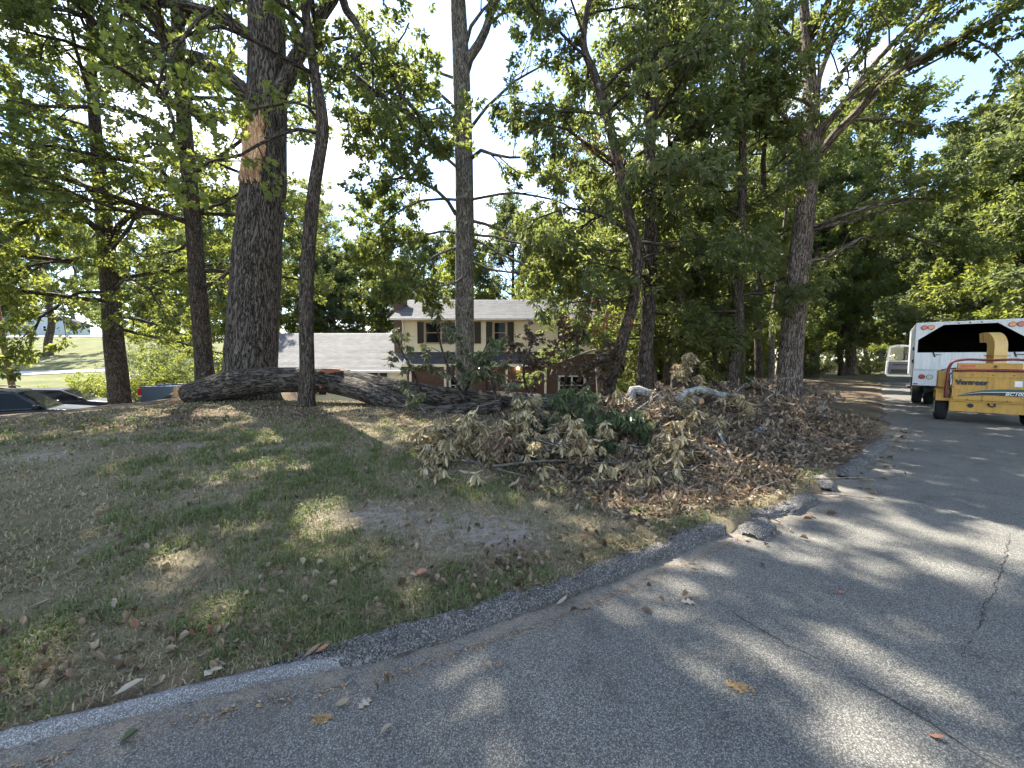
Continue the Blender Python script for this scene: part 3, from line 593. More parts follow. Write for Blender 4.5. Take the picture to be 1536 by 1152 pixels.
# torn scar on the oak: slab of bare splintered wood lying in the bark
def torn_scar():
    rg = np.random.default_rng(5); g = Geo()
    base = oak.location; rows, cols = 30, 26
    tr = np.array(oak_tr)
    zz = np.linspace(at(395, 266, 11.5)[2], at(400, 172, 11.5)[2], rows)
    V = []
    for i, z in enumerate(zz):
        x = np.interp(z, tr[:, 2], tr[:, 0]); y = np.interp(z, tr[:, 2], tr[:, 1]); r = np.interp(z, tr[:, 2], [.76, .73, .68, .62, .58, .52, .47, .38, .25, .12])
        f = i / (rows - 1)
        a0 = -.62 + .12 * math.sin(i * 1.3) * .4 - .1 * f; a1 = .50 + .1 * f + .04 * rg.normal()
        for j in range(cols):
            u = j / (cols - 1); a = a0 + (a1 - a0) * u
            edge = min(u, 1 - u) * 6; e2 = min(f, 1 - f) * 9
            rr = r * 1.04 + .11 * vnoise(j * .9, i * .12, 8) + .03 * vnoise(j * 2.7, i * .3, 9) - .08 + .05 * min(1, edge, 1 if e2 > 1 else e2) * .6
            V.append((x + rr * math.sin(a), y - rr * math.cos(a), z + (rg.normal(0, .13) if i in (0, rows - 1) else rg.normal(0, .01))))
    V = np.array(V); i = np.arange(rows - 1)[:, None] * cols + np.arange(cols - 1)[None]
    Q = np.stack([i, i + 1, i + cols + 1, i + cols], -1).reshape(-1, 4)
    bk = np.c_[V[:, 0], V[:, 1], V[:, 2]]
    g.add(V - np.array(base), [Q], bk)
    for k in range(34):                               # splinters standing off the lower and upper lip
        low = k < 22; a = rg.uniform(-.6, .5); z = (zz[0] if low else zz[-1]) + rg.normal(0, .06)
        x = np.interp(z, tr[:, 2], tr[:, 0]); y = np.interp(z, tr[:, 2], tr[:, 1]); r = .66 if low else .6
        p = np.array([x + r * math.sin(a), y - r * math.cos(a), z]) - np.array(base); h = rg.uniform(.12, .4) * (1 if low else -1)
        q = p + np.array([rg.normal(0, .03), -rg.uniform(.0, .06), h]); w = rg.uniform(.015, .04)
        g.add([p + (-w, 0, 0), p + (w, 0, 0), p + (w * .6, .03, 0), q], [np.array([[0, 1, 3], [1, 2, 3], [2, 0, 3]])])
    o = g.build('torn_scar', M['heartwood'], oak, smooth=True, bark=True); o['label'] = 'bare orange splintered wood where a limb tore away'
torn_scar()

LS = [dict(n=8, ratio=.42, ang=48, rr=.5, lift=.05, flat=.5), dict(n=6, len=.8, ang=52, rr=.45, flat=.5, seg=3, show=.3)]
# --- slim crooked tree in front of the oak and log
tree('slim_tree', 'slim crooked tree standing in front of the fallen trunk', pp([(460, 616), (461, 560), (459, 450), (464, 360), (472, 280), (484, 190), (472, 110), (461, 40), (455, -60), (450, -200), (470, -330)], 9.9),
     [.19, .175, .165, .155, .15, .14, .115, .10, .09, .06, .03],
     [(pp([(480, 200), (452, 188), (425, 196), (400, 212), (372, 228), (330, 244), (285, 262)], [9.9, 9.6, 9.4, 9.1, 8.9, 8.6, 8.3]), .045),
      (pp([(478, 165), (440, 158), (405, 158), (372, 166)], [9.9, 9.7, 9.5, 9.3]), .03),
      (pp([(470, 110), (410, 80), (340, 40), (290, 40), (230, 90)], [9.9, 9, 8.2, 7.8, 7.4]), .05),
      (pp([(462, 40), (400, -10), (330, 10), (270, 60), (235, 140)], [9.9, 8.9, 8, 7.4, 7]), .05),
      (pp([(470, 100), (440, 30), (430, -20)], [9.9, 9.6, 9.4]), .035),
      (pp([(484, 190), (470, 175), (462, 120), (430, 40)], [9.9, 10, 10, 9.8]), .05),
      (pp([(456, -40), (420, -100), (330, -120), (260, -90)], [9.9, 9, 8, 7]), .05)],
     dict(n=3, z0=11, len=2.4, el0=10, el1=60, bend=0.), dict(n=6, L=.17, W=.18, droop=.55, spread=.16, lobed=True, upn=.9, lt0=.4, spec=[dict(n=7, ratio=.36, ang=46, rr=.5, lift=0, flat=.5), dict(n=5, len=.6, ang=50, rr=.5, flat=.5, seg=3)]),
     M['bark_dark'], M['leaf_c'], 21, sides=16, lump=.2, seg=.15, fl=1.25)

# --- dark tree left of the oak
tree('dark_tree', 'dark upright tree left of the big oak with level boughs', pp([(310, 596), (306, 540), (297, 430), (287, 300), (276, 180), (268, 60), (262, -80), (258, -260), (262, -380)], 15),
     [.33, .30, .275, .25, .23, .21, .18, .12, .05],
     [(pp([(300, 432), (330, 420), (352, 402), (378, 404)], [15, 14.6, 14.3, 14.2]), .1),
      (pp([(292, 335), (250, 325), (200, 318), (130, 300), (60, 270)], [15, 14.4, 13.6, 12.4, 11.2]), .09),
      (pp([(288, 300), (230, 250), (150, 235), (60, 215), (0, 200)], [15, 14.2, 13, 11.8, 11]), .09),
      (pp([(282, 230), (240, 190), (170, 160), (90, 158), (10, 150)], [15, 14, 12.8, 11.8, 11]), .1),
      (pp([(275, 170), (200, 115), (120, 70), (30, 45)], [15, 13.8, 12.6, 11.4]), .1),
      (pp([(268, 60), (210, 0), (140, -40), (40, -80)], [15, 14, 13, 12]), .1),
      (pp([(272, 110), (200, 60), (110, 20), (10, 0)], [15, 13.4, 12, 11]), .1), (pp([(265, 0), (190, -60), (100, -90), (0, -110)], [15, 14.4, 13.8, 13.2]), .1),
      (pp([(290, 320), (340, 300), (390, 270)], [15, 15.6, 16.2]), .07)],
     dict(n=24, z0=4.5, len=6.2, el0=2, el1=60, bend=.05), dict(n=42, L=.135, W=.085, droop=.3, spread=.14, upn=1.1, spec=LS), M['bark_dark'], M['leaf_a'], 31, sides=16)

# --- thick tree beside the parked cars
tree('thick_tree', 'thick dark trunk with flared foot beside the parked black cars', pp([(182, 612), (178, 580), (170, 500), (164, 420), (158, 350), (150, 270), (140, 150), (135, 0), (130, -140)], 16.5),
     [.41, .36, .33, .30, .27, .23, .18, .12, .05],
     [(pp([(160, 360), (130, 330), (80, 320), (20, 340)], [16.5, 15.6, 14.6, 13.6]), .14), (pp([(162, 370), (190, 330), (230, 300), (280, 290)], [16.5, 16.8, 17, 17.2]), .14),
      (pp([(166, 440), (120, 440), (70, 470), (30, 545)], [16.5, 15.3, 14.4, 13.8]), .07), (pp([(165, 440), (190, 420), (230, 440), (250, 480)], [16.5, 15.8, 15.4, 15.2]), .06),
      (pp([(160, 380), (100, 390), (40, 400), (-20, 420)], [16.5, 15, 14, 13.2]), .08)],
     dict(n=26, z0=4.2, len=6.2, el0=-4, el1=55, bend=0., lowl=.7), dict(n=42, L=.14, W=.088, droop=.35, spread=.15, spec=LS), M['bark_dark'], M['leaf_c'], 41, fl=1.7)

# --- straight tree in front of the house
tree('straight_tree', 'tall straight grey trunk forking high up in front of the house', pp([(697, 606), (697, 540), (697, 430), (697, 310), (695, 200), (692, 110), (688, 20), (680, -100), (672, -260), (668, -380)], 13.6),
     [.36, .335, .325, .315, .305, .29, .26, .2, .12, .05],
     [(pp([(696, 112), (708, 80), (728, 45), (745, 0), (765, -60), (790, -160)], [13.6, 13.5, 13.4, 13.2, 13, 12.6]), .17),
      (pp([(698, 70), (712, 25), (735, 0), (770, -30)], [13.6, 13.4, 13.2, 13]), .07),
      (pp([(684, 322), (662, 290), (630, 275), (590, 268), (555, 275)], [13.6, 13.2, 12.7, 12.2, 11.8]), .07),
      (pp([(704, 240), (716, 228), (745, 230), (775, 238), (820, 232)], [13.6, 13.2, 12.8, 12.4, 12]), .07),
      (pp([(703, 395), (690, 420), (650, 430), (610, 425)], [13.6, 13, 12.4, 12]), .045),
      (pp([(703, 390), (740, 405), (790, 410), (840, 400)], [13.6, 13.2, 12.9, 12.7]), .05),
      (pp([(703, 350), (755, 358), (800, 372), (850, 392)], [13.6, 13, 12.5, 12]), .05), 
      (pp([(690, 370), (655, 380), (625, 405), (610, 445)], [13.6, 13, 12.6, 12.3]), .045), (pp([(690, 350), (640, 350), (600, 370), (560, 385)], [13.6, 13.2, 12.9, 12.6]), .045), (pp([(703, 300), (770, 290), (830, 300), (890, 330)], [13.6, 13.4, 13.2, 13]), .05),
      (pp([(690, 255), (645, 222), (595, 205), (545, 212)], [13.6, 13.1, 12.6, 12.2]), .055), (pp([(690, 210), (650, 180), (605, 165), (560, 175)], [13.6, 13.9, 14.1, 14.3]), .05), (pp([(690, 300), (645, 300), (600, 315), (570, 345)], [13.6, 13.2, 12.8, 12.4]), .05),
      
      (pp([(704, 355), (770, 390), (840, 425), (895, 440)], [13.6, 13.2, 12.8, 12.5]), .045), (pp([(690, 200), (640, 235), (590, 275), (550, 310)], [13.6, 14.2, 14.8, 15.2]), .05), (pp([(690, 120), (640, 100), (590, 95), (545, 120)], [13.6, 14, 14.4, 14.8]), .05),
      (pp([(703, 330), (760, 345), (820, 365), (880, 370)], [13.6, 13.8, 14, 14.3]), .06),
      (pp([(690, 170), (660, 140), (620, 120), (570, 110)], [13.6, 13.2, 12.9, 12.5]), .06),
      (pp([(700, 200), (740, 150), (790, 110), (840, 90)], [13.6, 13.2, 12.8, 12.4]), .06)],
     dict(n=6, z0=14, len=4.5, el0=15, el1=65, bend=.05), dict(n=50, L=.135, W=.082, droop=.45, spread=.13, lt0=.3, spec=LS), M['bark_grey'], M['leaf_a'], 51, sides=20, fl=1.35, seg=.2)

# --- leaning crooked tree
lean = tree('leaning_tree', 'leaning crooked dark tree right of the house with hanging leaves', pp([(908, 604), (916, 570), (932, 515), (950, 450), (956, 385), (940, 310), (928, 250), (912, 180), (893, 115), (876, 70), (880, 20), (893, -30), (915, -120), (930, -220)], 11.2),
     [.20, .18, .165, .155, .15, .14, .135, .125, .11, .095, .085, .07, .05, .025],
     [(pp([(952, 440), (920, 455), (885, 450), (850, 455)], [11.2, 10.6, 10.2, 9.8]), .035), (pp([(948, 350), (900, 320), (850, 310), (800, 330)], [11.2, 10.8, 10.5, 10.3]), .045),
      (pp([(928, 250), (880, 215), (830, 190), (790, 200)], [11.2, 10.8, 10.4, 10.1]), .05), (pp([(900, 140), (940, 95), (985, 70), (1040, 60)], [11.2, 10.9, 10.6, 10.3]), .05),
      (pp([(885, 90), (840, 50), (800, 20), (780, -20)], [11.2, 10.7, 10.3, 10]), .045), (pp([(940, 310), (985, 280), (1030, 250)], [11.2, 10.9, 10.6]), .04),
      (pp([(956, 390), (1000, 375), (1040, 360)], [11.2, 11.3, 11.4]), .04)],
     dict(n=14, z0=4.5, len=3.6, el0=-5, el1=50, bend=-.15), dict(n=34, L=.16, W=.066, droop=.9, spread=.13, spec=[dict(n=7, ratio=.42, ang=48, rr=.5, lift=0, flat=.6), dict(n=5, len=.6, ang=50, rr=.45, flat=.6, seg=3, bend=-.3)]), M['bark_dark'], M['leaf_b'], 61, sides=14, lump=.25, seg=.16)
def dead_cluster(root, pts, seed, n=16):
    rg = np.random.default_rng(seed); b = np.array(root.location); tips = [wander(rg, np.array(p) - b + rg.normal(0, .12, 3), rdir(rg) - UP * .3, .5, 3, .2, -.3) for p in pts for _ in range(7)]
    V, F = leaves_on(tips, n // 3, rg, .14, .06, .9, .16); link('dead_leaf_spray', mesh_np('dead_leaf_spray', V, [F]), M['leaf_orange'], root)['kind'] = 'stuff'
dead_cluster(lean, pp([(905, 462), (880, 466), (925, 470)], 10.3), 3); dead_cluster(lean, pp([(880, 212), (862, 222), (918, 245)], 10.6), 4)

# --- the big spreading tree by the road on the right
tree('spreading_tree', 'big brown tree at the lawn edge with boughs spreading over the road', pp([(1180, 588), (1186, 540), (1195, 430), (1206, 330), (1214, 250), (1219, 200), (1216, 130), (1210, 60), (1203, -30), (1198, -160), (1200, -280)], 13.8),
     [.42, .375, .35, .31, .29, .24, .18, .15, .12, .07, .03],
     [(pp([(1216, 245), (1250, 205), (1290, 162), (1340, 115), (1410, 70), (1470, 45), (1540, 0)], [13.8, 13.2, 12.5, 11.8, 11, 10.5, 10]), .16),
      (pp([(1219, 215), (1250, 175), (1285, 130), (1330, 75), (1375, 25), (1420, -30)], [13.8, 13.4, 13, 12.6, 12.2, 11.8]), .13),
      (pp([(1210, 240), (1203, 210), (1182, 180), (1160, 160), (1140, 150)], [13.8, 13.3, 12.8, 12.4, 12]), .1),
      (pp([(1218, 160), (1195, 148), (1165, 136), (1140, 128)], [13.8, 13.3, 12.9, 12.5]), .06),
      (pp([(1219, 190), (1228, 120), (1250, 60), (1275, 10), (1300, -60)], [13.8, 13.8, 13.7, 13.6, 13.4]), .12),
      (pp([(1222, 170), (1260, 110), (1300, 60), (1330, 0)], [13.8, 14.2, 14.6, 15]), .09),
      (pp([(1208, 345), (1245, 332), (1300, 310), (1360, 300), (1440, 295)], [13.8, 13.2, 12.6, 12.2, 11.6]), .09),
      (pp([(1206, 350), (1260, 335), (1330, 318), (1400, 320)], [13.8, 14.4, 15, 15.4]), .08),
      (pp([(1202, 395), (1240, 385), (1290, 358), (1350, 352), (1420, 375)], [13.8, 13.4, 13, 12.6, 12.2]), .08),
      (pp([(1225, 225), (1270, 182), (1335, 181), (1400, 190)], [13.7, 13.2, 12.8, 12.4]), .06),
      (pp([(1214, 100), (1170, 40), (1120, 0), (1080, -40)], [13.8, 13.4, 13, 12.6]), .08),
      (pp([(1214, 60), (1280, -60), (1380, -160), (1520, -300)], [13.8, 12, 10.4, 9]), .12)],
     dict(n=10, z0=14, len=6.5, el0=20, el1=65, bend=.05), dict(n=54, L=.135, W=.082, droop=.4, spread=.13, spec=LS), M['bark_brown'], M['leaf_a'], 71, sides=24, lump=.16, seg=.18)

# --- the slender wood to the right of the house
WOOD = [ # base px,py, depth, radius, top lean px, label, leafmat
 (903, 575, 20, .27, -3, 'grey trunk at the right end of the house wall', 'a'), (966, 596, 12.6, .24, 14, 'stout dark trunk just right of the leaning tree', 'b'),
 (985, 600, 14.5, .26, 10, 'reddish dark trunk close behind the stout trunk', 'b'), (998, 585, 16, .17, 4, 'thin straight trunk behind the bent grey limb', 'b'), (1012, 580, 17.5, .16, 6, 'thin grey trunk before the neighbouring roof', 'a'),
 (1026, 596, 14, .16, 2, 'slim dark trunk hung with dry twigs at its foot', 'b'), (1042, 575, 17, .17, 4, 'slim trunk left of the black parked coupe', 'b'), (1074, 578, 16, .09, -2, 'very thin sapling in front of the black coupe', 'b'),
 (1097, 586, 13.2, .18, -2, 'mid sized dark trunk between coupe and big brown tree', 'b'), (1112, 575, 18, .15, 6, 'thin pale trunk deep in the wood behind the leaf pile', 'a'), (1138, 572, 17, .16, 3, 'slim straight dark trunk behind the heaped brush', 'b'),
 (1157, 570, 19, .14, 0, 'slim trunk just left of the big brown tree', 'a')]
def wproto_tree(seed, lm, n=20):
    rg = np.random.default_rng(seed); h = 15; b = np.array([600., 600., 0]); b[2] = tzp(600, 600)
    tr = [b + np.array([rg.normal(0, .10) * (f > .1) + .12 * math.sin(f * 4 + seed), rg.normal(0, .09) * (f > .1), h * f]) for f in (0, .06, .2, .35, .5, .65, .8, 1)]
    return tree('woodland_tree', 'x', tr, np.array([1.1, 1, .93, .85, .75, .6, .42, .15]) * .17, [], dict(n=n, z0=3.0, len=2.7, el0=-6, el1=55, bend=-.1, lowl=.6),
         dict(n=30, L=.15, W=.072, droop=.75, spread=.17, spec=[dict(n=5, ratio=.42, ang=50, rr=.5, lift=0, flat=.6), dict(n=5, len=.65, ang=52, rr=.45, flat=.6, seg=3, show=.2)]), M['bark_dark'] if lm == 'b' else M['bark_grey'], M['leaf_' + lm], seed, group='x', sides=12, lump=.2, seg=.25)
WPT = {'b': [wproto_tree(101, 'b', 18), wproto_tree(103, 'b', 22), wproto_tree(106, 'b', 20)], 'a': [wproto_tree(102, 'a', 18), wproto_tree(105, 'a', 20)]}
for i, (px, py, Y, r, ln, lab, lm) in enumerate(WOOD):
    b = at(px, py, Y); o = copy_tree(WPT[lm][i % len(WPT[lm])]); k = min(1.35, max(.62, r / .17)); o.location = (b[0], b[1], tzp(b[0], b[1]) - .06); o.scale = (k, k, [1.0, 1.08, .93][i % 3] * (.65 if r < .1 else 1))
    o.rotation_euler = (0, math.radians(ln * .18), i * 1.7); o['label'] = lab; o['group'] = 'slender trees of the wood beside the house'
for k in WPT.values():
    for p in k:
        for ch in list(p.children): bpy.data.objects.remove(ch)
        bpy.data.objects.remove(p)

# --- prototypes for the woods farther back, then single copies
def proto(h, r, crown, n, seed, lmat, bark, z0=3., L=.23):
    rg = np.random.default_rng(seed); tr = [np.array([rg.normal(0, .012 * h) * (f > .05), rg.normal(0, .012 * h) * (f > .05), h * f]) for f in (0, .05, .2, .4, .6, .8, 1)]
    return tree('background_tree', 'tree', np.array(tr) + np.array([600, 600, 0.]), np.array([1.1, 1, .9, .75, .55, .35, .1]) * r, [], dict(n=n, z0=z0, len=crown, el0=0, el1=62, bend=.02, lowl=.6),
        dict(n=46, L=L, W=L * .6, droop=.4, spread=.25, upn=.8, spec=[dict(n=6, ratio=.42, ang=48, rr=.5, lift=.05, flat=.6), dict(n=5, len=1.1, ang=52, rr=.45, flat=.6, seg=3, show=.15)]), bark, lmat, seed, sides=9)
PROTO = [proto(16, .3, 6.0, 30, 201, M['leaf_far'], M['bark_dark']), proto(20, .36, 6.4, 34, 202, M['leaf_a'], M['bark_brown'], 4.5), proto(14, .24, 5.0, 26, 203, M['leaf_c'], M['bark_dark'], 2.2), proto(11, .2, 4.6, 26, 204, M['leaf_far'], M['bark_grey'], 1.2)]
def place(k, x, y, sc, label, group, rz=None, sz=None):
    o = copy_tree(PROTO[k]); o.location = (x, y, tzp(x, y) - .1); o.scale = (sc, sc, sc * (sz or 1)); o.rotation_euler = (0, 0, random.uniform(0, 6.28) if rz is None else rz)
    o['label'] = label; o['group'] = group; return o
def rowpx(k, px, Y, sc, label, group, sz=None):
    p = at(px, 560, Y); return place(k, p[0], p[1], sc, label, group, None, sz)
g_ = 'trees growing behind the house'
for i, (px, Y, k, sc) in enumerate([(400, 38, 2, .95), (450, 44, 0, 1.0), (500, 40, 3, 1.0), (545, 46, 2, .95), (590, 52, 3, 1.1), (640, 48, 0, .95), (700, 42, 2, 1.0), (770, 46, 0, 1.1), (830, 41, 2, 1.1), (900, 44, 1, 1.0), (960, 38, 2, 1.05), (340, 42, 0, 1.0), (480, 56, 1, .9), (560, 60, 0, .9)]):
    rowpx(k, px, Y, sc, 'leafy green tree growing behind the cream sided house', g_)
g_ = 'trees deep in the wood right of the house'
for i, (px, Y, k, sc) in enumerate([(940, 27, 2, .9), (985, 30, 2, 1.0), (1040, 50, 0, 1.1), (1090, 40, 2, 1.1), (1130, 30, 2, .9), (1000, 24, 3, .8), (1150, 36, 1, 1.0), (1180, 46, 0, 1.2), (1075, 26, 2, .8)]):
    rowpx(k, px, Y, sc, 'green tree deep in the wood right of the house', g_)
rowpx(1, 1221, 34, 1.0, 'mid sized trunk on the grass verge left of the twin thicker tree', 'trees along the verge')
rowpx(1, 1213, 36, .8, 'slim trunk close beside the mid sized verge tree', 'trees along the verge')
rowpx(1, 1276, 38, 1.25, 'thick pale trunk at the far end of the grass verge', 'trees along the verge')
rowpx(0, 1262, 37, .8, 'thin dark trunk left of the thick pale verge tree', 'trees along the verge')
g_ = 'trees closing the far end of the road'
for px, Y, k, sc in [(1240, 56, 0, 1.1), (1300, 60, 2, 1.2), (1345, 52, 0, 1.0), (1320, 78, 1, 1.2), (1380, 44, 2, 1.0), (1420, 36, 0, .9), (1200, 62, 1, 1.1), (1400, 60, 1, 1.0), (1260, 80, 0, 1.4)]:
    rowpx(k, px, Y, sc, 'shady green tree closing the far end of the road', g_)
g_ = 'trees on the far side of the road behind the truck'
for px, Y, k, sc in [(1470, 25, 0, .95), (1530, 22, 2, .95), (1590, 21, 0, 1.0), (1500, 34, 1, .9), (1450, 42, 0, 1.0), (1560, 28, 1, .95)]:
    rowpx(k, px, Y, sc, 'dense green tree across the road behind the white truck', g_)
g_ = 'trees on the slope beyond the side road'
for px, Y, k, sc in [(75, 46, 1, 1.0), (30, 84, 0, 1.3), (120, 92, 1, 1.2), (215, 88, 0, 1.1), (270, 72, 2, 1.2), (-40, 60, 0, 1.2), (310, 50, 0, 1.0), (250, 46, 3, .9), (-90, 40, 1, 1.0), (330, 100, 1, 1.2), (170, 110, 1, 1.3)]:
    rowpx(k, px, Y, sc, 'green tree on the slope beyond the pale side road', g_)
# unseen trees added to shade the road and block sky mirrored in car windows
g_ = 'unseen roadside trees added for shade and sky blocking'
for x, y, k, sc in [(18, 3, 1, 1.0), (22, 9, 0, 1.1), (-20, 6, 1, 1.0), (26, 14, 1, 1.0), (-27, 4, 1, 1.0), (-33, 0, 0, 1.2), (-41, -4, 1, 1.1), (-38, 7, 0, 1.2), (-48, 2, 1, 1.2)]:
    place(k, x, y, sc, 'tall unseen roadside tree added to shade the street and block sky', g_)
ORD = ['first', 'second', 'third', 'fourth', 'fifth', 'sixth', 'seventh', 'eighth', 'ninth', 'tenth', 'eleventh', 'twelfth', 'thirteenth', 'fourteenth']
for gname, text in (('trees growing behind the house', '%s from the left of the leafy trees growing behind the cream house'), ('trees deep in the wood right of the house', '%s from the left of the green trees deep in the wood'),
                    ('trees closing the far end of the road', '%s from the left of the shady trees closing the far road end'), ('trees on the far side of the road behind the truck', '%s from the left of the dense trees across the road behind the truck'),
                    ('trees on the slope beyond the side road', '%s from the left of the green trees on the slope beyond the side road')):
    row = sorted([o for o in scene.objects if o.get('group') == gname], key=lambda o: o.location.x / o.location.y)
    for k, o in enumerate(row): o['label'] = text % ORD[k]
for p in PROTO:
    for ch in list(p.children): bpy.data.objects.remove(ch)
    bpy.data.objects.remove(p)

# --- shrubs
def shrub(px, Y, w, h, label, mat, seed, n=60, each=20, L=.12, W=.065, name='shrub'):
    rg = np.random.default_rng(seed); p = at(px, 560, Y); b = np.array([p[0], p[1], tzp(p[0], p[1]) - .05]); root = empty(name, b, 0, label, 'shrub', 'shrubs around the yard')
    g = Geo(); tips = []
    for k in range(n):
        az = rg.uniform(0, 6.28); d = np.array([math.cos(az) * w * rg.uniform(.1, 1), math.sin(az) * w * rg.uniform(.1, 1), h * rg.uniform(.35, 1)])
        q = wander(rg, (rg.normal(0, .15 * w), rg.normal(0, .15 * w), 0), d, np.linalg.norm(d), 5, .13, -.1); g.tube(q, np.linspace(.02, .005, 6), 3, cap=False)
        for t in (.45, .6, .75, .9, .98):
            a, tg, _ = point_on(q, t); tips.append(wander(rg, a, tg + rdir(rg) * .9, .4, 3, .15, -.1))
    g.build('stems', M['twig'], root, smooth=True, bark=True)['kind'] = 'stuff'
    V, F = leaves_on(tips, each, rg, L, W, .3, .12); link('foliage', mesh_np('foliage', V, [F]), mat, root)['kind'] = 'stuff'
shrub(152, 21, 1.7, 2.1, 'pale yellow green shrub left of the thick dark trunk', M['leaf_c'], 301)
shrub(212, 21.5, 1.9, 2.3, 'bushy light green shrub between thick trunk and pickup', M['leaf_c'], 302)
shrub(262, 23, 2.2, 3.6, 'dark dense shrub rising behind the blue grey pickup', M['leaf_b'], 303, 80)
shrub(225, 26, 2.2, 4.2, 'tall dark evergreen shrub right of the thick trunk', M['leaf_far'], 304, 80)
shrub(948, 19, 1.1, 2.4, 'dark green clipped shrub between leaning tree and stout trunk', M['leaf_b'], 305, 90, 34, .08, .05)
shrub(1205, 33, 1.6, 2.2, 'pale blue green shrub behind the big brown tree', M['leaf_far'], 306)
shrub(1296, 40, 2.0, 1.7, 'sunlit yellow green shrub at the far end of the verge', M['leaf_c'], 307)
shrub(985, 22, 1.5, 1.9, 'sunny green undergrowth behind the reddish dark trunk', M['leaf_c'], 308)
shrub(1120, 24, 1.8, 1.6, 'low green undergrowth behind the heaped brush', M['leaf_a'], 309)
shrub(1240, 46, 3., 2.6, 'wide dark shrub row closing off the verge', M['leaf_far'], 310, 80)
shrub(1340, 62, 5., 3., 'low far hedge seen under the open truck door', M['leaf_far'], 311, 80, 26, .2, .1)

# ------------------------------------------------------------------ houses
M['siding'] = plain('cream_siding', (.74, .67, .49), .6, noise=.05, scale=1.5)
M['trim'] = plain('cream_trim', (.66, .60, .47), .55, noise=.05)
M['tan_frame'] = plain('tan_window_frame', (.36, .28, .19), .55, noise=.08)
M['shutter'] = plain('black_shutter', (.012, .012, .013), .5)
M['pane'] = glass_mat('window_glass')
M['white_trim'] = plain('white_gutter', (.72, .70, .66), .5, noise=.05)
M['blind'] = plain('window_blind', (.35, .36, .38), .7)
def shingle_mat(name, c0, c1):
    m, n, l, out = mat_new(name); b = node(n, 'ShaderNodeBsdfPrincipled', Roughness=.85)
    tc = n.new('ShaderNodeTexCoord'); mp = n.new('ShaderNodeMapping'); mp.inputs['Scale'].default_value = (1, 1.15, 1.15); l.new(tc.outputs['Object'], mp.inputs['Vector'])
    br = node(n, 'ShaderNodeTexBrick', Scale=1.0); br.inputs['Brick Width'].default_value = .34; br.inputs['Row Height'].default_value = .15; br.inputs['Mortar Size'].default_value = .008
    br.inputs['Color1'].default_value = (*c0, 1); br.inputs['Color2'].default_value = (*c1, 1); br.inputs['Mortar'].default_value = (*[c * .45 for c in c0], 1)
    l.new(mp.outputs['Vector'], br.inputs['Vector'])
    no = node(n, 'ShaderNodeTexNoise', Scale=1.3, Detail=6.); l.new(tc.outputs['Object'], no.inputs['Vector']); r = ramp(n, [(.3, (.8, .8, .8)), (.7, (1.15, 1.15, 1.15))]); l.new(no.outputs['Fac'], r.inputs['Fac'])
    mu = node(n, 'ShaderNodeMixRGB', blend_type='MULTIPLY', Fac=1.); l.new(br.outputs['Color'], mu.inputs['Color1']); l.new(r.outputs['Color'], mu.inputs['Color2'])
    l.new(mu.outputs['Color'], b.inputs['Base Color']); bp = node(n, 'ShaderNodeBump', Strength=.6, Distance=.02); l.new(br.outputs['Fac'], bp.inputs['Height']); bp.invert = True; l.new(bp.outputs['Normal'], b.inputs['Normal'])
    l.new(b.outputs['BSDF'], out.inputs['Surface']); return m
M['shingle'] = shingle_mat('grey_shingle', (.105, .105, .108), (.15, .148, .146))
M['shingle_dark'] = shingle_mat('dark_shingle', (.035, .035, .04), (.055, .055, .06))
def brick_mat():
    m, n, l, out = mat_new('red_brick'); b = node(n, 'ShaderNodeBsdfPrincipled', Roughness=.9)
    tc = n.new('ShaderNodeTexCoord'); mp = n.new('ShaderNodeMapping'); mp.inputs['Rotation'].default_value = (math.pi / 2, 0, 0); l.new(tc.outputs['Object'], mp.inputs['Vector'])
    br = node(n, 'ShaderNodeTexBrick', Scale=1.0); br.inputs['Brick Width'].default_value = .21; br.inputs['Row Height'].default_value = .075; br.inputs['Mortar Size'].default_value = .008
    br.inputs['Color1'].default_value = (.13, .058, .04, 1); br.inputs['Color2'].default_value = (.075, .038, .03, 1); br.inputs['Mortar'].default_value = (.2, .17, .15, 1)
    l.new(mp.outputs['Vector'], br.inputs['Vector']); l.new(br.outputs['Color'], b.inputs['Base Color']); l.new(b.outputs['BSDF'], out.inputs['Surface']); return m
M['brick'] = brick_mat()
M['chimney_dark'] = plain('chimney_brick_dark', (.09, .06, .05), .9, noise=.3, scale=8)

def siding_wall(parent, x0, x1, y, z0, z1, holes=(), course=.13, name='siding', mat=None):
    """lapped boards on a front wall facing -Y, cut round window holes (x0,x1,z0,z1)"""
    g = Geo(); n = int(round((z1 - z0) / course)); h = (z1 - z0) / n
    for i in range(n):
        a, b = z0 + i * h, z0 + (i + 1) * h; spans = [(x0, x1)]
        for hx0, hx1, hz0, hz1 in holes:
            if hz0 < b - .02 and hz1 > a + .02:
                ns = []
                for s0, s1 in spans:
                    if hx0 > s0: ns.append((s0, min(s1, hx0)))
                    if hx1 < s1: ns.append((max(s0, hx1), s1))
                spans = [q for q in ns if q[1] - q[0] > .01]
        for s0, s1 in spans:
            g.add([(s0, y - .032, a), (s1, y - .032, a), (s1, y - .008, b), (s0, y - .008, b), (s0, y, a), (s1, y, a)], [np.array([[0, 1, 2, 3], [4, 5, 1, 0]])])
    o = g.build(name, mat or M['siding'], parent); o['kind'] = 'stuff'; return o
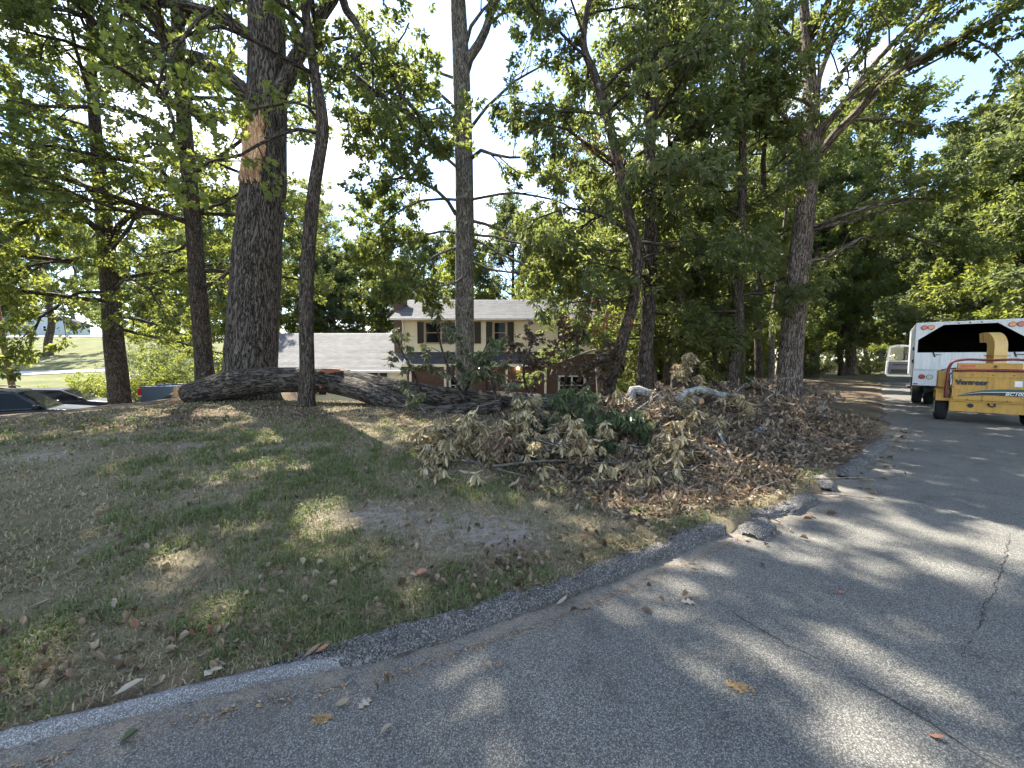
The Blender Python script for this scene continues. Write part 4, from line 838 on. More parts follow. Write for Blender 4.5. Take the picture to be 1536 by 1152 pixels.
def window(parent, x0, x1, y, z0, z1, lights=1, frame=None, blind=False, mull=True):
    """window with frame, sashes and panes in a wall facing -Y"""
    fm = frame or M['tan_frame']; g = Geo(); t = .09
    g.box(x0, x1, y - .07, y + .04, z0, z0 + t); g.box(x0, x1, y - .07, y + .04, z1 - t, z1); g.box(x0, x0 + t, y - .065, y + .04, z0 + t, z1 - t); g.box(x1 - t, x1, y - .065, y + .04, z0 + t, z1 - t)
    w = g.build('window', fm, parent); gap = (x1 - x0 - 2 * t) / lights
    for k in range(lights):
        a, b = x0 + t + k * gap, x0 + t + (k + 1) * gap; p = Geo(); p.box(a + .03, b - .03, y + .0, y + .012, z0 + t, z1 - t); p.build('pane', M['pane'], w)
        s = Geo(); zm = (z0 + z1) / 2
        s.box(a, a + .05, y - .04, y + .02, z0 + t, z1 - t); s.box(b - .05, b, y - .04, y + .02, z0 + t, z1 - t); s.box(a + .05, b - .05, y - .035, y + .02, zm - .025, zm + .025)
        s.build('sash', fm, w)
        if blind:
            q = Geo(); q.box(a + .05, b - .05, y - .008, y - .004, zm + .1, z1 - t); q.build('blind', M['blind'], w)
    return w
def shutter(parent, x0, x1, y, z0, z1):
    g = Geo(); g.box(x0, x1, y - .075, y - .035, z0, z1)
    n = int((z1 - z0) / .07)
    for i in range(n):
        z = z0 + .05 + i * (z1 - z0 - .1) / n; g.add([(x0 + .05, y - .078, z), (x1 - .05, y - .078, z), (x1 - .05, y - .095, z + .045), (x0 + .05, y - .095, z + .045)], [np.array([[0, 1, 2, 3]])])
    return g.build('shutter', M['shutter'], parent)
def gable_roof(parent, x0, x1, ye, ze, yr, zr, yb, mat, th=.14, name='roof'):
    """front eave at (ye,ze), ridge at (yr,zr), back eave mirrored at yb"""
    zb = zr - (zr - ze) * (yb - yr) / (yr - ye); g = Geo()
    for (xa, xb) in [(x0, x1)]:
        prof = [(ye, ze), (yr, zr), (yb, zb), (yb, zb - th), (yr, zr - th), (ye, ze - th)]
        g.prism(prof, 'x', xa, xb)
    # shingle courses as thin steps on the front slope
    n = int(math.hypot(yr - ye, zr - ze) / .17); sl = nrm([0, yr - ye, zr - ze]); nn = np.array([0, -sl[2], sl[1]])
    for i in range(n):
        p = np.array([0, ye, ze]) + sl * (i * .17); q = p + sl * .17
        a0, a1 = p + nn * .022, q + nn * .004
        g.add([(x0, *a0[1:]), (x1, *a0[1:]), (x1, *a1[1:]), (x0, *a1[1:]), (x0, *p[1:]), (x1, *p[1:])], [np.array([[0, 1, 2, 3], [4, 5, 1, 0]])])
    return g.build(name, mat, parent)

HZ = -1.55
house = empty('house', (0, 26, HZ), 0, 'two storey cream sided house with brick ground floor and low left wing', 'house')
def HX(px, Y=26): return (px - 768) / FPX * Y
def Hz(py, Y=26): return CAMH + (HOR - py) / FPX * Y - HZ
hx0, hx1 = HX(606), HX(919)
UP0, UP1 = Hz(528), Hz(478) + .02
W1, W2, W3 = (HX(637), HX(712)), (HX(739), HX(761)), (HX(846), HX(890))
wz0, wz1 = Hz(516), Hz(483)
siding_wall(house, hx0, hx1, 0, UP0, UP1, [(a, b, wz0, wz1) for a, b in (W1, W2, W3)])
g = Geo(); g.box(hx0, hx1, .02, 8, UP0, UP1); g.box(hx0 - .0, hx1, .0, 8, UP0 - .12, UP0 - .002); g.build('upper_storey', M['siding'], house)
for (a, b), nl in ((W1, 3), (W2, 1), (W3, 2)):
    window(house, a, b, -.01, wz0, wz1, nl, blind=nl == 2); shutter(house, a - .44, a - .01, -.01, wz0 + .02, wz1 - .02); shutter(house, b + .01, b + .44, -.01, wz0 + .02, wz1 - .02)
for x in (hx0, hx1): g = Geo(); g.box(x - .06, x + .06, -.055, .06, UP0, UP1); g.build('corner_board', M['trim'], house)
r = gable_roof(house, HX(590), HX(926), -.5, Hz(477, 25.5), 4.2, Hz(451, 30.2), 8.9, M['shingle'])
g = Geo(); g.box(HX(590), HX(926), -.62, -.49, Hz(477, 25.5) - .16, Hz(477, 25.5) - .02); g.build('gutter', M['white_trim'], r, bevel=.02)
for x in (hx0 + .02, hx1 - .02):
    ge = Geo(); ge.add([(x, 0, UP1), (x, 8, UP1), (x, 4.2, Hz(452, 30.2))], [np.array([[0, 1, 2]])]); ge.build('gable', M['siding'], house)
g = Geo(); g.tube([(hx0 - .02, -.5, UP1 - .05), (hx0 + .03, -.12, UP1 - .3), (hx0 + .03, -.1, UP0 - .1)], .045, 8); g.build('downspout', M['white_trim'], house, smooth=True)
# brick ground floor with door and windows, porch roof and posts
g = Geo(); g.box(hx0 + .1, HX(728), .35, 7.9, 0, UP0 - .12); g.box(HX(752), hx1 - .05, .35, 7.9, 0, UP0 - .12); g.box(HX(728), HX(752), .35, 7.9, 2.2, UP0 - .12); g.box(HX(728), HX(752), .6, 7.9, 0, 2.2); g.build('brick_wall', M['brick'], house)
d = Geo(); d.box(HX(730), HX(749), .5, .56, .05, 2.15); door = d.build('door', plain('dark_door', (.05, .03, .022), .5), house)
d = Geo(); d.cyl((HX(747), .46, 1.05), (0, 1, 0), .03, .08, 10); d.build('handle', plain('brass', (.5, .36, .14), .3, .9), door)
window(house, HX(672), HX(702), .34, .75, 2.1, 2, M['white_trim']); window(house, HX(838), HX(880), .34, .75, 2.1, 2, M['white_trim'])
pr0, pr1 = HX(612), HX(822)
g = Geo(); pz0, pz1 = Hz(546, 24.6), Hz(528, 25.95)
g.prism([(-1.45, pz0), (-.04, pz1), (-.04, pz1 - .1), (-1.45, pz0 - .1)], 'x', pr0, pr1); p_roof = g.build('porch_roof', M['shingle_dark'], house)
g = Geo(); g.box(pr0, pr1, -1.56, -1.44, pz0 - .18, pz0 - .0); g.build('fascia', M['trim'], p_roof)
for px in (616, 668, 760, 818):
    g = Geo(); g.box(HX(px, 24.7) - .07, HX(px, 24.7) + .07, -1.43, -1.29, 0, pz0 - .17); g.build('porch_post', M['trim'], house, bevel=.01)
for px in (719, 777):                                   # the two lit porch lamps
    g = Geo(); x = HX(px, 25.9); zl = Hz(552, 25.9); g.box(x - .07, x + .07, .2, .36, zl + .09, zl + .13); lamp = g.build('porch_lamp', M['shutter'], house)
    g = Geo(); g.cyl((x, .27, zl), (0, 0, 1), .06, .16, 12, .045); g.build('bulb', emit_mat('lamp_glow', (1., .72, .38), 14), lamp)
# left wing
WY = -.3
wx0, wx1 = HX(372), HX(604); wzt, wzr = Hz(556, 25.6), Hz(500, 30)
wh = [(HX(546), HX(572), Hz(592), Hz(557)), (HX(444), HX(481), Hz(592), Hz(557))]
siding_wall(house, wx0, wx1, WY, .1, wzt + .12, wh, name='wing_siding')
g = Geo(); g.box(wx0, wx1 - .02, WY + .02, 7.4, 0, wzt + .12); g.build('wing_wall', M['siding'], house)
for i, (a, b, z0, z1) in enumerate(wh):
    window(house, a, b, WY - .01, z0, z1, 1 if i == 0 else 2); shutter(house, a - .5, a - .03, WY - .01, z0 + .02, z1 - .02); shutter(house, b + .03, b + .5, WY - .01, z0 + .02, z1 - .02)
wr = gable_roof(house, wx0 - .3, HX(605), WY - .55, wzt + .05, 4., wzr, 8.3, M['shingle'], name='wing_roof')
g = Geo(); g.box(wx0 - .3, HX(610), WY - .67, WY - .54, wzt - .12, wzt + .03); g.build('gutter', M['white_trim'], wr, bevel=.02)
g = Geo(); g.box(HX(604), HX(612), WY - .05, WY + .3, .1, wzt); g.build('trim_board', M['trim'], house)
# chimney
g = Geo(); cx0, cx1 = HX(594, 27.5), HX(606, 27.5); ch0 = Hz(432, 27.5)
g.box(cx0, cx1, 1.2, 2.5, 0, ch0 - .25); g.box(cx0 - .06, cx1 + .06, 1.14, 2.56, ch0 - .25, ch0 - .06); g.box(cx0 + .03, cx1 - .03, 1.23, 2.47, ch0 - .06, ch0); chim = g.build('chimney', M['brick'], house)
g = Geo(); g.box(cx0 - .03, cx1 + .03, 1.1, 2.6, Hz(457, 27.5), Hz(451, 27.5)); g.build('flashing', M['shutter'], chim)
g = Geo(); ang = np.linspace(0, 6.283, 17)[:-1]; Vd = [(0, 0, 0)]
for rr, dz in ((.14, .02), (.28, .07)): Vd += [(rr * math.cos(a), -dz, rr * math.sin(a)) for a in ang]
Vd = np.array(Vd); Fd = [np.array([[0, 1 + k, 1 + (k + 1) % 16] for k in range(16)]), np.array([[1 + k, 17 + k, 17 + (k + 1) % 16, 1 + (k + 1) % 16] for k in range(16)])]
dish = empty('satellite_dish', (HX(587, 28), 28, Hz(452, 28) + HZ - .7), .6, 'small grey satellite dish beside the chimney', 'satellite dish')
g.add(Vd + np.array([0, -.05, .85]), Fd); g.build('reflector', plain('dish_grey', (.2, .2, .21), .5), dish)
g = Geo(); g.tube([(0, 0, -.2), (0, 0, .6), (0, -.05, .85)], .03, 8); g.tube([(0, -.05, .75), (0, -.4, .8)], .015, 6); g.build('mast', plain('dish_mast', (.25, .25, .26), .4, .6), dish)

# neighbouring houses
def small_house(name, label, loc, rz, w, d, h, rh, wall, roof):
    o = empty(name, loc, rz, label, 'house'); g = Geo(); g.box(-w / 2, w / 2, 0, d, 0, h); g.add([(-w / 2, 0, h), (w / 2, 0, h), (0, 0, h + rh), (-w / 2, d, h), (w / 2, d, h), (0, d, h + rh)], [np.array([[0, 1, 2], [4, 3, 5]])]); g.build('wall', wall, o)
    g = Geo(); e = .4; k = rh / (w / 2)
    g.prism([(-w / 2 - e, h - e * k), (0, h + rh), (w / 2 + e, h - e * k), (w / 2 + e, h - e * k + .16), (0, h + rh + .16), (-w / 2 - e, h - e * k + .16)], 'y', -e, d + e); g.build('roof', roof, o)
    for x in (-w * .28, w * .22): window(o, x - .6, x + .6, -.02, 1.0, 2.2, 2, M['white_trim'])
    g = Geo(); g.box(-.45, .45, -.06, -.005, 0, 2.1); g.build('door', plain('house_door', (.16, .1, .07), .5), o); return o
p = at(1012, 575, 42); small_house('neighbour_house', 'tan house with grey gabled roof glimpsed through the wood', (p[0] + 1.5, 44, tzp(p[0], 44) - .1), -.55, 9, 11, 4.6, 2.6, plain('tan_wall', (.42, .34, .25), .7, noise=.06), M['shingle'])
p = at(42, 500, 78); small_house('hill_house', 'pale blue house on the far hill behind branches', (p[0], 78, tzp(p[0], 78) - .2), .5, 12, 9, 3.2, 2.4, plain('pale_blue_wall', (.5, .56, .58), .7, noise=.05), plain('rosy_roof', (.38, .27, .25), .8))
p = at(-60, 500, 62)

# ------------------------------------------------------------------ utility pole and wires
p = at(20, 590, 27); pole = empty('utility_pole', (p[0], p[1], tzp(p[0], p[1]) - .1), 0, 'leaning brown wooden utility pole at the left edge', 'pole')
g = Geo(); g.tube([(0, 0, 0), (-.35, 0, 3), (-1.15, .2, 9.5)], [.17, .16, .12], 12, True, 0, .03, 5, .4); g.build('pole', bark_mat('pole_wood', (.09, .045, .03), (.25, .14, .1), us=30, vs=1.5, bump=.3, dist=.01), pole, smooth=True, bark=True)
g = Geo(); g.box(-2.1, -.1, .05, .17, 8.8, 8.95); g.build('crossarm', M['twig'], pole)
def wire(a, b, sag, lab):
    t = np.linspace(0, 1, 24)[:, None]; P = a * (1 - t) + b * t; P[:, 2] -= sag * 4 * (t * (1 - t))[:, 0]; g = Geo(); g.tube(P, .014, 5); o = g.build('overhead_wire', plain('wire', (.25, .25, .25), .5), None, smooth=True); tag(o, lab, 'wire', 'overhead wires on the left')
wire(at(-80, 538, 24), at(420, 540, 30), .12, 'thin level wire crossing in front of the far lawn')
wire(at(196, 488, 40), at(330, 450, 44), .2, 'upper of the two pale wires right of the thick trunk')
wire(at(196, 492, 40), at(330, 456, 44), .2, 'lower of the two pale wires right of the thick trunk')

# ------------------------------------------------------------------ cars
M['tyre'] = plain('tyre_rubber', (.014, .014, .015), .85, noise=.2, scale=20)
M['rim'] = plain('alloy_rim', (.45, .45, .46), .35, .8)
M['red_lens'] = plain('red_lens', (.45, .02, .02), .2, noise=.05, coat=.5)
M['amber_lens'] = plain('amber_lens', (.75, .2, .02), .25, noise=.05, coat=.5)
M['clear_lens'] = plain('clear_lens', (.55, .58, .5), .2, noise=.05, coat=.5)
M['chrome'] = plain('chrome', (.6, .6, .62), .15, 1.)
M['black_plastic'] = plain('black_plastic', (.015, .015, .016), .6)
def paint(name, c): return plain(name, c, .3, 0., noise=.04, coat=.1, spec=.3)
def wheel(parent, c, r, w, side, n=28, rimr=.62):
    g = Geo(); ang = np.linspace(0, 2 * np.pi, n, endpoint=False); prof = [(rimr * r, -w / 2 + .015), (.86 * r, -w / 2), (.97 * r, -w / 2 + .03), (r, -w / 4), (r, w / 4), (.97 * r, w / 2 - .03), (.86 * r, w / 2), (rimr * r, w / 2 - .015)]
    V = np.array([[rr * math.cos(a), y, rr * math.sin(a)] for rr, y in prof for a in ang]); k = np.arange(n); F = np.concatenate([np.stack([i * n + k, i * n + (k + 1) % n, (i + 1) * n + (k + 1) % n, (i + 1) * n + k], -1) for i in range(len(prof) - 1)])
    g.add(V + np.array(c), [F]); wh = g.build('wheel', M['tyre'], parent, smooth=True)
    g = Geo(); y = c[1] + side * (w / 2 - .05); g.cyl((c[0], y, c[2]), (0, 1, 0), rimr * r, .03, 24); g.cyl((c[0], y + side * .03, c[2]), (0, 1, 0), rimr * r * .3, .05, 12)
    for q in range(5):
        a = q * 2 * math.pi / 5; d = np.array([math.cos(a), 0, math.sin(a)]); g.tube([np.array([c[0], y + side * .03, c[2]]), np.array([c[0], y + side * .025, c[2]]) + d * rimr * r * .95], .035, 6)
    g.build('rim', M['rim'], wh); return wh
def car(name, label, loc, rz, col, prof, green, w=.92, wheels=(-1.35, 1.45), r=.36, group='parked cars', rails=False, bed=None):
    """prof: lower body side outline (x,z); green: greenhouse outline (x,z) base first; nose towards +x"""
    o = empty(name, loc, rz, label, 'car', group); pm = paint(name + '_paint', col); g = Geo(); belt = max(z for x, z in prof)
    def hw(z): return w * (1 - .10 * max(0, (.55 - z)) - .05 * max(0, z - .75))
    n = len(prof); V = [(x, s * hw(z), z) for s in (-1, 1) for x, z in prof]
    g.add(V, [np.arange(n), (np.arange(n) + n)[::-1], np.array([[i, i + n, (i + 1) % n + n, (i + 1) % n] for i in range(n)])]); g.build('body', pm, o, smooth=False, bevel=.05, segs=3)
    zt = max(z for x, z in green); zb = min(z for x, z in green)
    def gw(z): return w * .95 - (z - zb) / (zt - zb) * w * .13
    n = len(green); g = Geo(); V = [(x, s * gw(z), z) for s in (-1, 1) for x, z in green]
    g.add(V, [np.arange(n), (np.arange(n) + n)[::-1], np.array([[i, i + n, (i + 1) % n + n, (i + 1) % n] for i in range(n)])]); cab = g.build('cabin', pm, o, bevel=.04, segs=3)
    # glass: windscreen, rear window, side windows split by pillars
    rear_b, front_b, front_t, rear_t = green[0], green[1], green[2], green[-1]
    def pane(nm, pts, off): g = Geo(); g.add(np.array(pts) + np.array(off), [np.arange(len(pts))]); g.build(nm, M['pane'], cab)
    def lerp(a, b, t): return (a[0] + (b[0] - a[0]) * t, a[1] + (b[1] - a[1]) * t)
    for nm, b, t, sgn in (('windscreen', front_b, front_t, 1), ('rear_window', rear_b, rear_t, -1)):
        a0, a1 = lerp(b, t, .1), lerp(b, t, .9); pane(nm, [(a0[0], -gw(a0[1]) * .9, a0[1]), (a0[0], gw(a0[1]) * .9, a0[1]), (a1[0], gw(a1[1]) * .88, a1[1]), (a1[0], -gw(a1[1]) * .88, a1[1])], (.012 * sgn, 0, .012))
    top0, top1 = rear_t[0], front_t[0]; zz0, zz1 = zb + (zt - zb) * .1, zb + (zt - zb) * .82
    xf = lambda z: front_b[0] + (front_t[0] - front_b[0]) * (z - zb) / (zt - zb) - .14
    xr = lambda z: rear_b[0] + (rear_t[0] - rear_b[0]) * (z - zb) / (zt - zb) + .14
    cuts = [0, .34, .68, 1] if xf(zz0) - xr(zz0) > 2.4 else [0, .5, 1]
    for s in (-1, 1):
        for a, b in zip(cuts[:-1], cuts[1:]):
            q = []
            for t, z in ((a, zz0), (b, zz0), (b, zz1), (a, zz1)):
                x = xr(z) + (xf(z) - xr(z)) * t + (.04 if t == a and a > 0 else -.04 if t == b and b < 1 else 0); q.append((x, s * (gw(z) + .008), z))
            pane('side_window', q, (0, 0, 0))
        xm = xf(zz0) - .02; g = Geo(); g.box(xm - .09, xm + .06, s * (w + .02) if s > 0 else s * (w + .2), s * (w + .2) if s > 0 else s * (w + .02), zb + .04, zb + .18); g.build('mirror', pm, o, bevel=.03)
        for dx in (-.35, -1.3):
            g = Geo(); y = s * (w + .012); g.box(xm + dx - .1, xm + dx + .1, min(y, y + s * .02), max(y, y + s * .02), belt - .16, belt - .12); g.build('door_handle', M['chrome'], o)
        g = Geo(); x1 = max(x for x, z in prof); y = s * w * .66; g.box(x1 - .06, x1 + .012, y - .2, y + .2, belt - .36, belt - .2); g.build('headlight', M['clear_lens'], o, bevel=.02)
        g = Geo(); x0 = min(x for x, z in prof); y = s * w * .84; g.box(x0 - .012, x0 + .1, y - .14, y + .14, belt - .3, belt - .04); g.build('tail_light', M['red_lens'], o, bevel=.02)
        for wx in wheels:
            wheel(o, (wx, s * (w - .1), r), r, .23, s)
            g = Geo(); g.cyl((wx, s * (w - .02), r + .03), (0, 1, 0), r * 1.17, .06, 24); g.build('wheel_arch', M['black_plastic'], o)
        if rails:
            g = Geo(); g.tube([(top0 + .2, s * gw(zt) * .9, zt + .02), (top0 + .3, s * gw(zt) * .9, zt + .06), (top1 - .3, s * gw(zt) * .9, zt + .06), (top1 - .2, s * gw(zt) * .9, zt + .02)], .018, 6); g.build('roof_rail', M['black_plastic'], o, smooth=True)
    return o
suv_p = [(-2.4, .42), (-2.3, .28), (2.2, .28), (2.42, .4), (2.42, .72), (2.3, .92), (1.25, 1.08), (-2.35, 1.08)]
suv_g = [(-2.3, 1.06), (1.25, 1.06), (.45, 1.72), (-.2, 1.78), (-1.5, 1.77), (-2.1, 1.70)]
sed_p = [(-2.35, .45), (-2.25, .25), (2.2, .25), (2.38, .38), (2.36, .62), (2.2, .78), (1.1, .95), (-1.7, .97), (-2.3, .95)]
sed_g = [(-1.8, .95), (1.2, .95), (.3, 1.4), (-.2, 1.46), (-.7, 1.44), (-1.0, 1.40)]
def on_ground(px, Y, dz=0):
    p = at(px, 590, Y); return (p[0], p[1], tzp(p[0], p[1]) + dz)
def roofed(px, py, Y, h):                              # stands so that its roof is seen at pixel row py
    p = at(px, py, Y); return (p[0], p[1], p[2] - h)
car('suv', 'glossy black sport utility car nearest the left edge', roofed(1, 583, 13., 1.78), .65, (.006, .007, .012), suv_p, suv_g, rails=True)
car('sedan', 'dark car with tilted windscreen parked behind the black utility car', roofed(74, 583, 16.6, 1.6), .65, (.008, .010, .018), suv_p, [(-2.2, 1.06), (1.35, 1.06), (.45, 1.58), (-.2, 1.62), (-1.2, 1.61), (-1.8, 1.55)])
p = roofed(1085, 548, 31, 1.44); car('coupe', 'black coupe parked on the drive behind the wood', p, math.pi + .25, (.008, .008, .009), sed_p, sed_g)
p = at(186, 498, 69); car('white_car', 'small white car on the street across the hill', (p[0], p[1], tzp(p[0], p[1]) + .1), .1, (.7, .7, .7), sed_p, sed_g)

# pickup seen from its tail, mostly hidden by the log
pk = roofed(262, 577, 19.5, 1.36); pick = empty('pickup_truck', pk, math.radians(24), 'blue grey pickup with red tail light, half hidden behind the log', 'pickup', 'parked cars')
pm = paint('pickup_paint', (.075, .11, .155))
g = Geo(); W_ = .95
for s in (-1, 1): g.box(-1.0, 1.2, s * W_ - .06, s * W_ + .06, .5, 1.36)
g.box(-1.0, 1.2, -.89, .89, .5, .75); g.build('bed', pm, pick, bevel=.03)
g = Geo(); g.box(-1.06, -1.01, -.88, .88, .62, 1.33); g.build('tailgate', pm, pick, bevel=.02)
g = Geo(); g.box(1.22, 4.6, -.95, .95, .45, 1.12); g.build('body', pm, pick, bevel=.05)
g = Geo(); g.prism([(1.25, 1.1), (3.4, 1.1), (2.8, 1.82), (1.4, 1.84)], 'y', -.82, .82); cb = g.build('cabin', pm, pick, bevel=.05)
g = Geo(); g.box(1.3, 1.315, -.62, .62, 1.2, 1.72); g.build('rear_window', M['pane'], cb)
for s in (-1, 1):
    g = Geo(); g.add([(1.55, s * .828, 1.18), (3.15, s * .828, 1.18), (2.75, s * .828, 1.72), (1.55, s * .828, 1.74)], [np.arange(4)]); g.build('side_window', M['pane'], cb)
    g = Geo(); g.box(-1.08, -.93, s * .98 - .07, s * .98 + .07, .95, 1.27); tl = g.build('tail_light', M['red_lens'], pick, bevel=.01)
    g = Geo(); g.box(-1.085, -.94, s * .98 - .06, s * .98 + .06, .87, .945); g.build('reverse_lens', M['clear_lens'], tl)
    g = Geo(); g.box(2.95, 3.1, s * 1.12 - .1, s * 1.12 + .1, 1.12, 1.4); g.build('mirror', M['chrome'], pick, bevel=.02)
    for wx in (.15, 3.7):
        wheel(pick, (wx, s * .86, .39), .39, .27, s); g = Geo(); g.cyl((wx, s * .99, .42), (0, 1, 0), .47, .05, 24); g.build('wheel_arch', M['black_plastic'], pick)
g = Geo(); g.box(-1.2, -1.02, -.9, .9, .45, .6); g.build('bumper', M['chrome'], pick, bevel=.03)

# ------------------------------------------------------------------ chip truck
M['truck_white'] = worn('worn_white_paint', (.74, .76, .76), (.36, .33, .29), .45, .55, 2.2)
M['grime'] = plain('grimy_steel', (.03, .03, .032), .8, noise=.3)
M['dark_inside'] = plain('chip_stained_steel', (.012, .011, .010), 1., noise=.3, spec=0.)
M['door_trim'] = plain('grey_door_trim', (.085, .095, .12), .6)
_ta = math.radians(44.3); tp = at(1366, 610, 13.9)
truck = empty('chip_truck', (tp[0], tp[1], 0), -_ta, 'white chip truck with open box and its left door open', 'truck')
# local axes: x right across the tail, y forward, z up
TW, TL, T0, T1 = 2.5, 3.9, .72, 2.98
g = Geo(); g.box(0, .05, 0, TL, T0 + .3, T1 - .05); g.box(TW - .05, TW, 0, TL, T0 + .3, T1 - .05); g.build('side_panel', M['truck_white'], truck, bevel=.01)
for i in range(5):
    g = Geo(); y = .35 + i * .8; g.box(-.045, -.003, y, y + .07, T0 + .35, T1 - .1); g.build('side_rib', M['truck_white'], truck)
g = Geo(); g.box(0, TW, 0, TL, T1 - .05, T1); g.build('box_roof', M['truck_white'], truck, bevel=.015)
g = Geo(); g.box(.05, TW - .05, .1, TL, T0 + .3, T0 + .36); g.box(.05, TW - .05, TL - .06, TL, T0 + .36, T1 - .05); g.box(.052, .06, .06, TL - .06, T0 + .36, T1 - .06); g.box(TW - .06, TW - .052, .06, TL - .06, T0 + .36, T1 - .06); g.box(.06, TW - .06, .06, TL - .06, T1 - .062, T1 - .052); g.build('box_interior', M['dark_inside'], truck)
# tail frame: octagonal opening
zt, zb, ch = T1 - .11, 1.92, .66
g = Geo(); y0, y1 = -.03, .05
g.box(0, TW, y0, y1, zt, T1 - .051); g.prism([(0, zt - .001), (0, zt - .5), (.07, zt - .5), (ch, zt - .001)], 'y', y0, y1); g.prism([(TW - ch, zt - .001), (TW - .07, zt - .5), (TW, zt - .5), (TW, zt - .001)], 'y', y0, y1)
g.box(0, .07, y0, y1, zb, zt - .5); g.box(TW - .07, TW, y0, y1, zb, zt - .5); g.build('tail_frame', M['truck_white'], truck)
g = Geo(); g.box(0, TW, -.06, .02, 1.30, zb - .004); tg2 = g.build('tailgate', M['truck_white'], truck, bevel=.015)
for x in (.45, 1.65, 2.2):
    g = Geo(); g.tube([(x, -.07, zb + .02), (x + .05, -.09, zb - .16)], .02, 6); g.box(x + .06, x + .22, -.075, -.061, zb - .1, zb - .07); g.build('latch', M['grime'], tg2)
g = Geo(); g.box(0, TW, -.02, .06, .74, 1.296); g.build('light_panel', M['truck_white'], truck, bevel=.01)
for x, z, m in ((.20, 2.80, 'red_lens'), (.37, 2.80, 'amber_lens'), (TW - .20, 2.80, 'red_lens'), (TW - .37, 2.80, 'amber_lens'), (.22, 1.06, 'red_lens'), (.41, 1.05, 'clear_lens'), (TW - .22, 1.06, 'red_lens'), (TW - .41, 1.05, 'clear_lens')):
    g = Geo(); yy = y0 if z > 2 else -.02; g.cyl((x, yy - .008, z), (0, 1, 0), .085, .016, 20); lt = g.build('lamp', M['black_plastic'], truck); g = Geo(); g.cyl((x, yy - .024, z), (0, 1, 0), .072, .03, 20, .05); g.build('lens', M[m], lt, smooth=False)
for x in (1.0, 1.25, 1.5):
    g = Geo(); g.cyl((x, y0 - .006, T1 - .07), (0, 1, 0), .022, .014, 10); g.build('marker_lamp', M['grime'], truck)
for x in (.06, .02): 
    g = Geo(); g.box(x, x + .07, -.035, -.021, .78, .82); g.build('reflector', M['red_lens'], truck)
g = Geo(); g.box(.5, .62, .3, 6.2, .62, .8); g.box(TW - .62, TW - .5, .3, 6.2, .62, .8); g.box(.3, TW - .3, .4, .55, .5, .66); g.box(.55, TW - .55, .2, .3, .35, .62); g.build('chassis', M['grime'], truck)
g = Geo(); g.box(.04, .9, 2.35, 2.37, .3, .95); g.box(TW - .9, TW - .04, 2.35, 2.37, .3, .95); g.build('mudflap', M['black_plastic'], truck)
for s, x in ((-1, .18), (-1, .50), (1, TW - .18), (1, TW - .50)):
    w_ = wheel(truck, (0, 0, 0), .43, .27, s); w_.rotation_euler = (0, 0, math.pi / 2 * -1 * (1 if s > 0 else 1)); w_.location = (x, 1.35, .43)
for s, x in ((-1, .3), (1, TW - .3)):
    w_ = wheel(truck, (0, 0, 0), .43, .27, s); w_.rotation_euler = (0, 0, -math.pi / 2); w_.location = (x, 6.0, .43)
# cab, half hidden
g = Geo(); g.box(.28, TW - .28, TL + .15, 5.9, .65, 1.55); g.box(.32, TW - .32, 5.9, 7.3, .7, 1.45); g.build('cab_body', M['truck_white'], truck, bevel=.06)
g = Geo(); g.prism([(TL + .2, 1.54), (5.9, 1.54), (5.45, 2.42), (TL + .25, 2.42)], 'x', .36, TW - .36); cabt = g.build('cab', M['truck_white'], truck, bevel=.06)
g = Geo(); g.box(.6, TW - .6, TL + .185, TL + .2, 1.7, 2.3); g.build('rear_window', M['pane'], cabt)
# open left door, hinged at the front of the door opening, standing square to the side
DY, DW = 5.6, 1.0
door = empty('door', (0, 0, 0)); bpy.data.objects.remove(door)
outl = [(.28, .86), (.28, 2.15), (.05, 2.33), (-.38, 2.36), (-.66, 2.28), (-.72, 1.62), (-.74, .98), (-.66, .86)]
win = [(.20, 1.63), (.20, 2.08), (.02, 2.24), (-.36, 2.27), (-.56, 2.21), (-.62, 1.63)]
g = Geo(); g.prism([(.28, .86), (.28, 1.60), (-.72, 1.60), (-.74, .98), (-.66, .86)], 'y', DY, DY + .1); dr = g.build('open_door', M['truck_white'], truck, bevel=.02); dr['label'] = 'open white cab door with grey inner trim'
g = Geo()
fr = [(.28, 1.6), (.28, 2.15), (.05, 2.33), (-.38, 2.36), (-.66, 2.28), (-.72, 1.6)]; fi = [(.21, 1.6), (.21, 2.08), (.03, 2.25), (-.36, 2.28), (-.58, 2.21), (-.63, 1.6)]
for i in range(5):
    q = [fr[i], fr[i + 1], fi[i + 1], fi[i]]; g.prism(q, 'y', DY + .01, DY + .08)
g.build('window_frame', M['truck_white'], dr)
mg, ng, lg, og = mat_new('clear_glass'); tb = ng.new('ShaderNodeBsdfTransparent'); gb = node(ng, 'ShaderNodeBsdfGlossy', Roughness=.02); mxg = node(ng, 'ShaderNodeMixShader', Fac=.04); lg.new(tb.outputs[0], mxg.inputs[1]); lg.new(gb.outputs[0], mxg.inputs[2]); lg.new(mxg.outputs[0], og.inputs['Surface'])
g = Geo(); g.prism(fi, 'y', DY + .04, DY + .046); g.build('window_glass', mg, dr)
g = Geo(); g.prism([(.22, .95), (.22, 1.57), (-.64, 1.57), (-.66, 1.05), (-.6, .95)], 'y', DY - .03, DY - .002); tr_ = g.build('inner_trim', M['door_trim'], dr, bevel=.01)
g = Geo(); g.box(-.5, .14, DY - .1, DY - .032, 1.40, 1.47); g.build('armrest', M['black_plastic'], tr_, bevel=.015)
g = Geo(); g.box(-.55, .16, DY - .05, DY - .032, 1.02, 1.2); g.build('map_pocket', M['black_plastic'], tr_, bevel=.01)
g = Geo(); g.tube([(-.7, DY + .1, 1.75), (-.86, DY + .16, 1.75)], .02, 6); g.box(-1.0, -.86, DY + .1, DY + .2, 1.55, 2.0); g.build('door_mirror', M['black_plastic'], dr)
